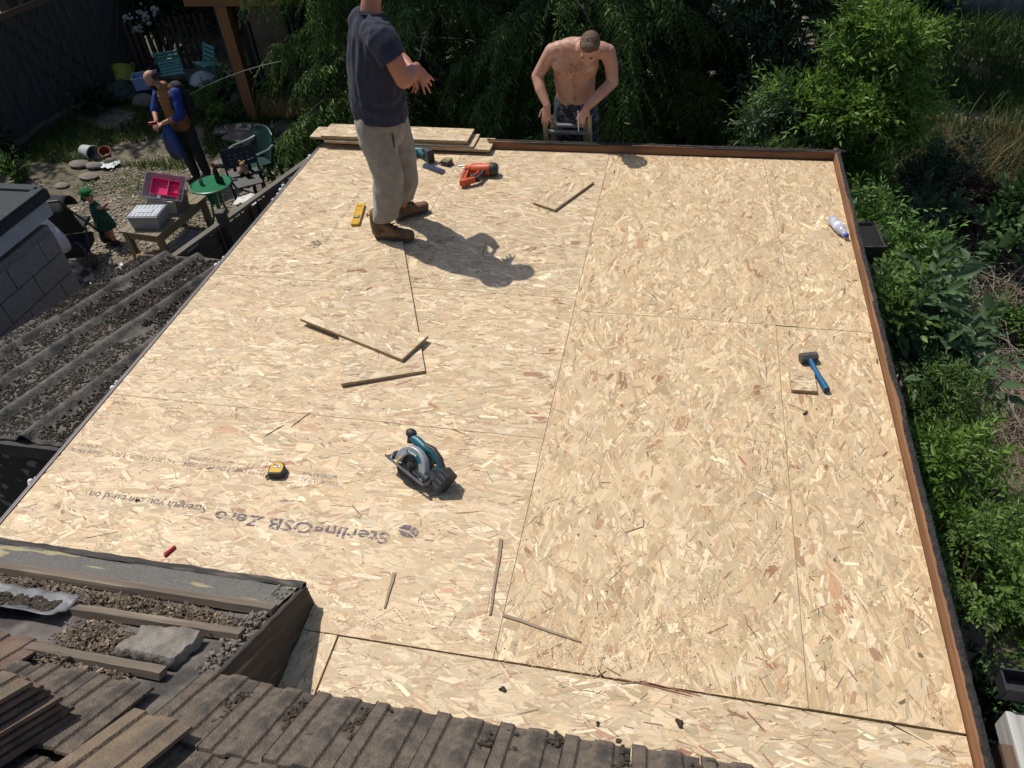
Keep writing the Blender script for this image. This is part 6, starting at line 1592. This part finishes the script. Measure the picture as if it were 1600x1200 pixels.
# ---- shrubs behind and to the right
L_ = lambda *a: ((a[0], a[1], a[2]), (a[3], a[4], a[5]))
shrub('laurel_tree', 'large glossy light green laurel beyond the back right corner', 'tree', [L_(1.75, 9.2, -.95, .78, .8, .75), L_(2.15, 9.4, -.25, .60, .7, .65), L_(1.5, 9.3, -1.55, .62, .65, .60), L_(1.9, 8.9, -1.75, .6, .55, .5), L_(2.3, 9.2, -1.0, .50, .6, .65), L_(1.25, 9.1, -1.1, .42, .5, .45)], 2500, .105, .33, 9, LAUREL, 61, tw=.30, r0=.06)
shrub('tall_shrub', 'tall darker green shrub rising behind the glossy laurel', 'tree', [L_(1.55, 10.4, .15, .95, .7, .9), L_(.95, 10.4, -.3, .55, .55, .7), L_(2.1, 10.5, .6, .8, .7, .8), L_(1.3, 10.4, -1.4, .8, .6, .9)], 2000, .115, .36, 9, BLUEG, 62, tw=.34, r0=.06)
shrub('grey_leaf_shrub', 'shrub with pale grey green leaf sprays left of the laurel', 'shrub', [L_(1.0, 8.75, -.95, .36, .4, .35), L_(1.2, 8.7, -1.25, .40, .4, .4)], 330, .095, .28, 11, leafmat('grey_green_leaf', (0.085, 0.135, 0.065), (0.06, 0.10, 0.048), rough=.4, tr=.25), 63, tw=.34, upb=.7)
shrub('clipped_ball_shrub', 'round fine leaved bright green bush at the back right corner', 'shrub', [L_(1.05, 8.35, -1.35, .42, .42, .40), L_(1.35, 8.3, -1.45, .35, .35, .3)], 900, .045, .22, 12, BRIGHT, 64, tw=.16, gap=.0, upb=.2, inner=.8)
shrub('yellow_green_bush', 'dim yellow green conifer bush behind the ladder right', 'shrub', [L_(.15, 10.6, -1.65, .5, .45, .5)], 800, .05, .20, 12, LIME, 65, tw=.2, gap=.0, inner=.75)
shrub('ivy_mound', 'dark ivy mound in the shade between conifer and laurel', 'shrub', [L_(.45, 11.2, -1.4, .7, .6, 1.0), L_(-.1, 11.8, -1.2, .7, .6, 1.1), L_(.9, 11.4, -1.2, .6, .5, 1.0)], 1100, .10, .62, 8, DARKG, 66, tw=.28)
shrub('added_ground_ivy', 'dark ivy added to hide sunlit ground under the conifers', 'ground cover', [L_(-5.5 + i * 1.1, 10.6 + (i % 3) * 1.0, -2.45, 1.0, 1.2, .35) for i in range(7)] + [L_(-5.0 + i * 1.2, 12.8, -2.4, 1.0, .8, .4) for i in range(6)], 2400, .12, .7, 8, DARKG, 68, tw=.3, gap=.0, inner=.3, r0=.01)  # added dark cover so no sunlit ground shows between the conifers
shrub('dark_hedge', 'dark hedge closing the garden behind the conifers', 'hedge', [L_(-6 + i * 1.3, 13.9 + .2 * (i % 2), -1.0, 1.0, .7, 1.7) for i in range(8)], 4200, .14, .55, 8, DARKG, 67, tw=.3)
# right side, close to the kerb
shrub('privet_bush', 'leafy green bush below the right kerb beside the black bin', 'shrub', [L_(2.18, 6.6, -1.40, .38, .5, .5), L_(2.20, 6.0, -1.42, .34, .42, .45), L_(2.05, 7.3, -1.5, .42, .5, .5)], 640, .082, .40, 9, PRIVET, 71, tw=.26)
shrub('bright_hop', 'bright lime green climber touching the right kerb below the bin', 'shrub', [L_(1.83, 5.40, -1.0, .28, .36, .34), L_(1.66, 5.0, -.80, .20, .3, .28)], 430, .075, .55, 8, BRIGHT, 72, tw=.22)
ash = shrub('ash_sapling', 'ash sapling with large paired leaflets right of the kerb', 'tree', [L_(1.88, 5.05, -.85, .30, .38, .30), L_(2.05, 4.85, -1.0, .28, .34, .30)], 80, .165, .42, 11, leafmat('ash_leaf', (0.105, 0.175, 0.08), (0.08, 0.14, 0.062), rough=.42, tr=.35), 73, tw=.46, droop=.3, flat=.8, spread=66, tint=.18, r0=.02)
shrub('fir_bush', 'dark feathery conifer bush below the hammer side kerb', 'shrub', [L_(1.98, 4.4, -1.25, .26, .30, .6)], 650, .055, .18, 13, CONI, 74, tw=.22, gap=.0, inner=.5)
shrub('willow_leaf_shrub', 'shrub with narrow glossy leaves along the lower right kerb', 'shrub', [L_(1.95, 3.7, -1.1, .40, .5, .45), L_(2.15, 3.3, -1.3, .38, .45, .45)], 480, .085, .26, 9, LAUREL, 75, tw=.26)
shrub('jasmine_bush', 'bush with small bright leaflets at the lower right edge', 'shrub', [L_(1.95, 2.75, -.85, .36, .42, .36), L_(2.15, 2.4, -.95, .36, .4, .36), L_(1.75, 3.1, -1.0, .26, .33, .32)], 700, .042, .48, 11, BRIGHT, 76, tw=.20, flat=.6, droop=.25)
shrub('shade_shrub', 'dark low shrub in the gap under the lower right kerb', 'shrub', [L_(1.75, 2.3, -1.7, .36, .5, .5), L_(1.7, 4.4, -1.9, .3, 1.0, .5)], 500, .07, .4, 8, DARKG, 77, tw=.22)
shrub('low_green_shrub', 'low green shrub with dull leaves in front of the brushwood', 'shrub', [L_(2.75, 3.9, -2.15, .4, .4, .3), L_(2.95, 3.4, -2.1, .4, .4, .35)], 200, .08, .42, 8, BLUEG, 78, tw=.24)
shrub('weed_clump', 'weed clump among dry twigs at the far right edge', 'shrub', [L_(3.5, 6.9, -2.3, .4, .4, .3)], 170, .09, .4, 8, PRIVET, 79, tw=.26)
shrub('bramble', 'bramble with broad pale leaves over the brushwood at right', 'shrub', [L_(4.05, 8.8, -1.95, .55, .45, .45), L_(3.7, 8.3, -2.1, .35, .35, .3)], 210, .15, .62, 7, leafmat('bramble_leaf', (0.085, 0.155, 0.05), (0.06, 0.115, 0.038), rough=.45, tr=.3), 80, tw=.32, flat=.75)
shrub('brown_shrub', 'brown withered shrub beside the brushwood', 'shrub', [L_(3.45, 9.1, -2.1, .4, .4, .4)], 420, .05, .5, 8, leafmat('withered_leaf', (0.075, 0.045, 0.03), (0.05, 0.03, 0.02), rough=.8, tr=.1), 81, tw=.2)
shrub('back_right_tree', 'dim leafy tree at the top right edge', 'tree', [L_(5.5, 13.6, -.6, 1.2, .9, 1.1), L_(6.6, 14.2, -.3, 1.1, .9, 1.2)], 900, .12, .4, 8, DARKG, 82, tw=.34)
shrub('low_dark_shrub', 'low dark green shrub between laurel and dry grass', 'shrub', [L_(2.9, 8.6, -2.0, .45, .5, .45), L_(2.75, 7.6, -2.1, .4, .5, .4), L_(3.2, 9.8, -2.0, .5, .5, .5)], 620, .08, .42, 8, BLUEG, 83, tw=.24)
# unseen trees added beyond the garden to shade its far end
shrub('broad_shade_tree', 'unseen broadleaf tree added for shade beyond the boundary fence at far left', 'tree', [L_(-13.2, 15.2, 2.7, 2.5, 2.2, 1.8), L_(-12.2, 13.6, 2.6, 1.8, 1.6, 1.4), L_(-14.4, 12.6, 2.8, 2.0, 2.0, 1.5)], 2600, .16, .6, 8, DARKG, 84, tw=.5, base=(-13.3, 14.6, GZ), r0=.18, gap=.0)
shrub('broad_shade_tree', 'unseen broadleaf tree added for shade above the dark weatherboarded shed', 'tree', [L_(-10.0, 14.0, 3.2, 2.2, 1.7, 1.3), L_(-8.4, 14.6, 3.6, 1.6, 1.5, 1.2)], 1700, .16, .6, 8, DARKG, 85, tw=.5, base=(-9.6, 18.6, GZ), r0=.18, gap=.0)
shrub('back_shade_tree', 'unseen tree added to shade the rough grass at the top right', 'tree', [L_(3.4, 15.3, 2.3, 1.7, 1.5, 1.2), L_(5.2, 15.8, 2.6, 1.6, 1.5, 1.2)], 1300, .15, .55, 8, DARKG, 90, tw=.45, base=(4.0, 17.0, GZ), r0=.15, gap=.0)  # crown above the frame, added to dim the far right grass
# flowering climber at the back left and scattered garden greens
fl = shrub('flowering_climber', 'dark climber with white flower heads on the back fence', 'shrub', [L_(-10.45, 14.25, -1.5, .45, .3, .5), L_(-9.85, 14.6, -1.5, .5, .35, .65), L_(-10.6, 15.3, -1.5, .8, .5, 1.0), L_(-9.6, 15.5, -1.4, .8, .5, 1.0), L_(-8.8, 15.6, -1.6, .6, .4, .8)], 1500, .11, .55, 8, DARKG, 86, tw=.28)  # rear lobes are an added hedge blocking the bright ground behind
g6 = random.Random(12)
WF = mat('shaded_petal', (0.40, 0.41, 0.39), (0.33, 0.34, 0.32), rough=.7)  # white greyed down, putting the fence's shade into the petals
for i, (x, y, z) in enumerate(((-10.53, 13.75, -1.36), (-10.22, 13.8, -1.28), (-10.12, 13.8, -1.40), (-10.36, 13.75, -1.58), (-9.93, 13.85, -1.25))):
    m = MB()
    for q in range(16): m.ball((x + 10.45 + g6.gauss(0, .05), y - 14.25 + g6.gauss(0, .04), z + 2.5 + g6.gauss(0, .04)), g6.uniform(.018, .032), 6, 4)
    m.build('flower_head', WF, fl)
shrub('weed_patch', 'weedy green plants right of the bearded person', 'shrub', [L_(-8.1, 12.2, -2.25, .5, .5, .3), L_(-7.7, 12.9, -2.1, .6, .5, .45), L_(-7.75, 11.7, -2.3, .3, .4, .2)], 420, .09, .5, 7, PRIVET, 87, tw=.22)
shrub('leafy_weed', 'small leafy weed behind the felt roofed shed', 'shrub', [L_(-10.15, 9.4, -2.2, .18, .18, .26)], 40, .10, .4, 8, PRIVET, 88, tw=.25, upb=1)
shrub('fence_ivy', 'dark ivy creeping at the foot of the boundary fence', 'shrub', [L_(-11.0, 9.6, -2.2, .3, .9, .3), L_(-10.6, 12.2, -2.3, .3, .8, .25)], 420, .08, .6, 7, DARKG, 89, tw=.2)

# ---- grass, dry grass, brushwood: stuff
def grass(name, label, cat, n, region, h, w, mt, seed, lean=.5, nf=.9, thr=-.15, tint=.3):
    g = np.random.default_rng(seed); P = []
    (x0, x1, y0, y1) = region
    while len(P) < n:
        x, y = g.uniform(x0, x1), g.uniform(y0, y1)
        if nz(x * nf + seed, y * nf) < thr: continue
        P.append((x, y, GZ + .05 * nz(x * .3, y * .3) - .01))
    P = np.array(P); a = g.uniform(0, 2 * math.pi, n); H_ = h * np.exp(g.normal(0, .35, n)); ln = g.uniform(.1, 1, n) * lean * H_
    dx, dy = np.cos(a), np.sin(a); b = g.uniform(0, 2 * math.pi, n); wx, wy = np.cos(b) * w / 2, np.sin(b) * w / 2; Z0 = np.zeros(n)
    v = np.stack([P + np.stack([wx, wy, Z0], 1), P - np.stack([wx, wy, Z0], 1), P + np.stack([dx * ln * .4 - wx * .7, dy * ln * .4 - wy * .7, H_ * .6], 1), P + np.stack([dx * ln * .4 + wx * .7, dy * ln * .4 + wy * .7, H_ * .6], 1), P + np.stack([dx * ln, dy * ln, H_ * .95], 1)], 1).reshape(-1, 3)
    q = np.arange(n)[:, None] * 5
    F3 = np.concatenate([q + np.array([[0, 1, 2]]), q + np.array([[0, 2, 3]]), q + np.array([[3, 2, 4]])])
    t = np.exp(g.normal(0, tint, n)); t = np.concatenate([t, t, t])[:, None] * np.ones((1, 3))
    me = fast_mesh(name, v, F3, t); o = link(name, me, mt); return tag(o, label, cat, kind='stuff')
grass('lawn_grass', 'rough green grass at the back of the left garden', 'grass', 15000, (-10.9, -6.6, 10.0, 13.6), .11, .012, leafmat('grass_blade', (0.075, 0.13, 0.022), (0.055, 0.10, 0.018), rough=.6, tr=.35), 91)
grass('far_grass', 'rough grass beyond the right hand shrubs', 'grass', 26000, (2.4, 8.5, 9.2, 18.0), .24, .018, leafmat('far_blade', (0.055, 0.105, 0.024), (0.045, 0.085, 0.02), rough=.6, tr=.3), 92, lean=.9, thr=-.5)
grass('dry_grass', 'brown dry grass on the right of the laurel', 'grass', 5000, (3.2, 5.6, 9.8, 12.2), .26, .010, mat('dry_blade', (0.145, 0.105, 0.05), (0.09, 0.07, 0.035), scale=3, rough=.9, attr=True), 93, lean=1.6, thr=-.1)
grass('dead_stalks', 'straw coloured dead stalks over the right hand ground', 'grass', 5200, (2.4, 5.2, 4.2, 8.4), .18, .007, mat('straw_blade', (0.24, 0.18, 0.10), (0.15, 0.115, 0.065), scale=3, rough=.9, attr=True), 94, lean=2.6, thr=-.2)
grass('moss_tufts', 'short green tufts at the edge of the gravel', 'grass', 2600, (-9.6, -5.4, 7.0, 11.0), .06, .010, leafmat('grass_blade', (0.075, 0.13, 0.022), (0.055, 0.10, 0.018)), 95, thr=.18)
gb = random.Random(55); m = MB()
for q in range(1500):
    x, y = gb.uniform(2.5, 4.9), gb.uniform(4.6, 8.8)
    if nz(x * .9, y * .9) < -.25: continue
    a = gb.uniform(0, math.pi); L = gb.uniform(.25, .8); z = GZ + gb.uniform(.02, .28); c, s = math.cos(a), math.sin(a)
    m.tube([(x - c * L / 2, y - s * L / 2, z + gb.uniform(-.04, .04)), (x + gb.uniform(-.14, .14), y + gb.uniform(-.14, .14), z + gb.uniform(0, .14)), (x + c * L / 2, y + s * L / 2, z + gb.uniform(-.06, .08))], [gb.uniform(.003, .008), gb.uniform(.003, .007), .002], 4)
o = m.build('brushwood', mat('grey_twigs', (0.30, 0.25, 0.19), (0.15, 0.125, 0.095), scale=8, rough=.95), None); tag(o, 'tangle of grey cut twigs and brushwood on the right ground', 'brushwood', kind='stuff')

# ---- black bin behind the kerb, porch edge at the lower right, pale wall far right
bn = thing('black_bin', 'black plastic bin standing below the back of the right kerb', 'bin', (1.53, 5.98, GZ), rz=.12)
m = MB(); tray(m, .26, .26, 1.80, .012, 1.45); m.build('tub', BLACK, bn)
m = MB(); m.tube([(-.19, -.19, 1.80), (.19, -.19, 1.80), (.19, .19, 1.80), (-.19, .19, 1.80), (-.19, -.19, 1.80)], .014, 8); m.build('rim', mat('scuffed_black', (0.022, 0.021, 0.02), (0.07, 0.065, 0.06), scale=18, rough=.6), bn, smooth=True)
MB().box((0, 0, 1.775), (.35, .35, .02)).build('lid', mat('matt_black', (0.008, 0.008, 0.009), rough=.9), bn)  # black sheet added below the rim so the tub's inside stays dark
po2 = thing('porch_roof', 'white painted porch edge with black gutter at the bottom right corner', 'porch', (1.66, 1.25, 0))
FPW = wood('flaking_white_paint', (0.55, 0.55, 0.54), (0.30, 0.28, 0.25), axis=1, grain=24, c3=(0.16, 0.14, 0.12), scale3=5, con3=(.6, .64))
MB().box((.075, .30, -.80), (.10, .80, .14)).build('barge_board', FPW, po2, bevel=.006)
MB().box((.45, .25, -.72), (.66, .9, .05), (0, -.12, 0)).build('roof_slab', mat('grey_lead_roof', (0.16, 0.165, 0.17), (0.10, 0.10, 0.105), scale=8, bump=.3), po2)
m = MB(); m.bar((.0, .78, -.68), (.75, .78, -.68), .10, .012); m.bar((.0, .83, -.64), (.75, .83, -.64), .008, .09); m.bar((.0, .73, -.64), (.75, .73, -.64), .008, .09); m.bar((.0, .73, -.65), (.0, .83, -.65), .008, .08); m.build('gutter', BLACK, po2)
MB().box((.5, .2, -1.65), (.9, .9, 1.6)).build('wall', mat('brown_brick', (0.16, 0.095, 0.065), (0.11, 0.07, 0.05), scale=20, bump=.4), po2)
MB().box((.0, .25, -.90), (.05, .6, .3)).build('fascia_board', wood('bare_brown_wood', (0.16, 0.10, 0.065), (0.09, 0.06, 0.04), axis=1), po2)
fw = thing('garden_wall', 'pale grey low shed wall at the far top right', 'wall', (5.1, 17.6, GZ))
for r_ in range(5):
    for c_ in range(6): MB().box((-1.0 + c_ * .45 + (.2 if r_ % 2 else 0), 0, .12 + r_ * .225), (.438, .2, .215)).build('block', mat('pale_block', (0.23, 0.235, 0.235), (0.17, 0.175, 0.175), scale=8, rough=.95, bump=.4), fw)
MB().box((.2, .0, 1.2), (3.0, .3, .06)).build('coping', mat('pale_block', (0.23, 0.235, 0.235)), fw)
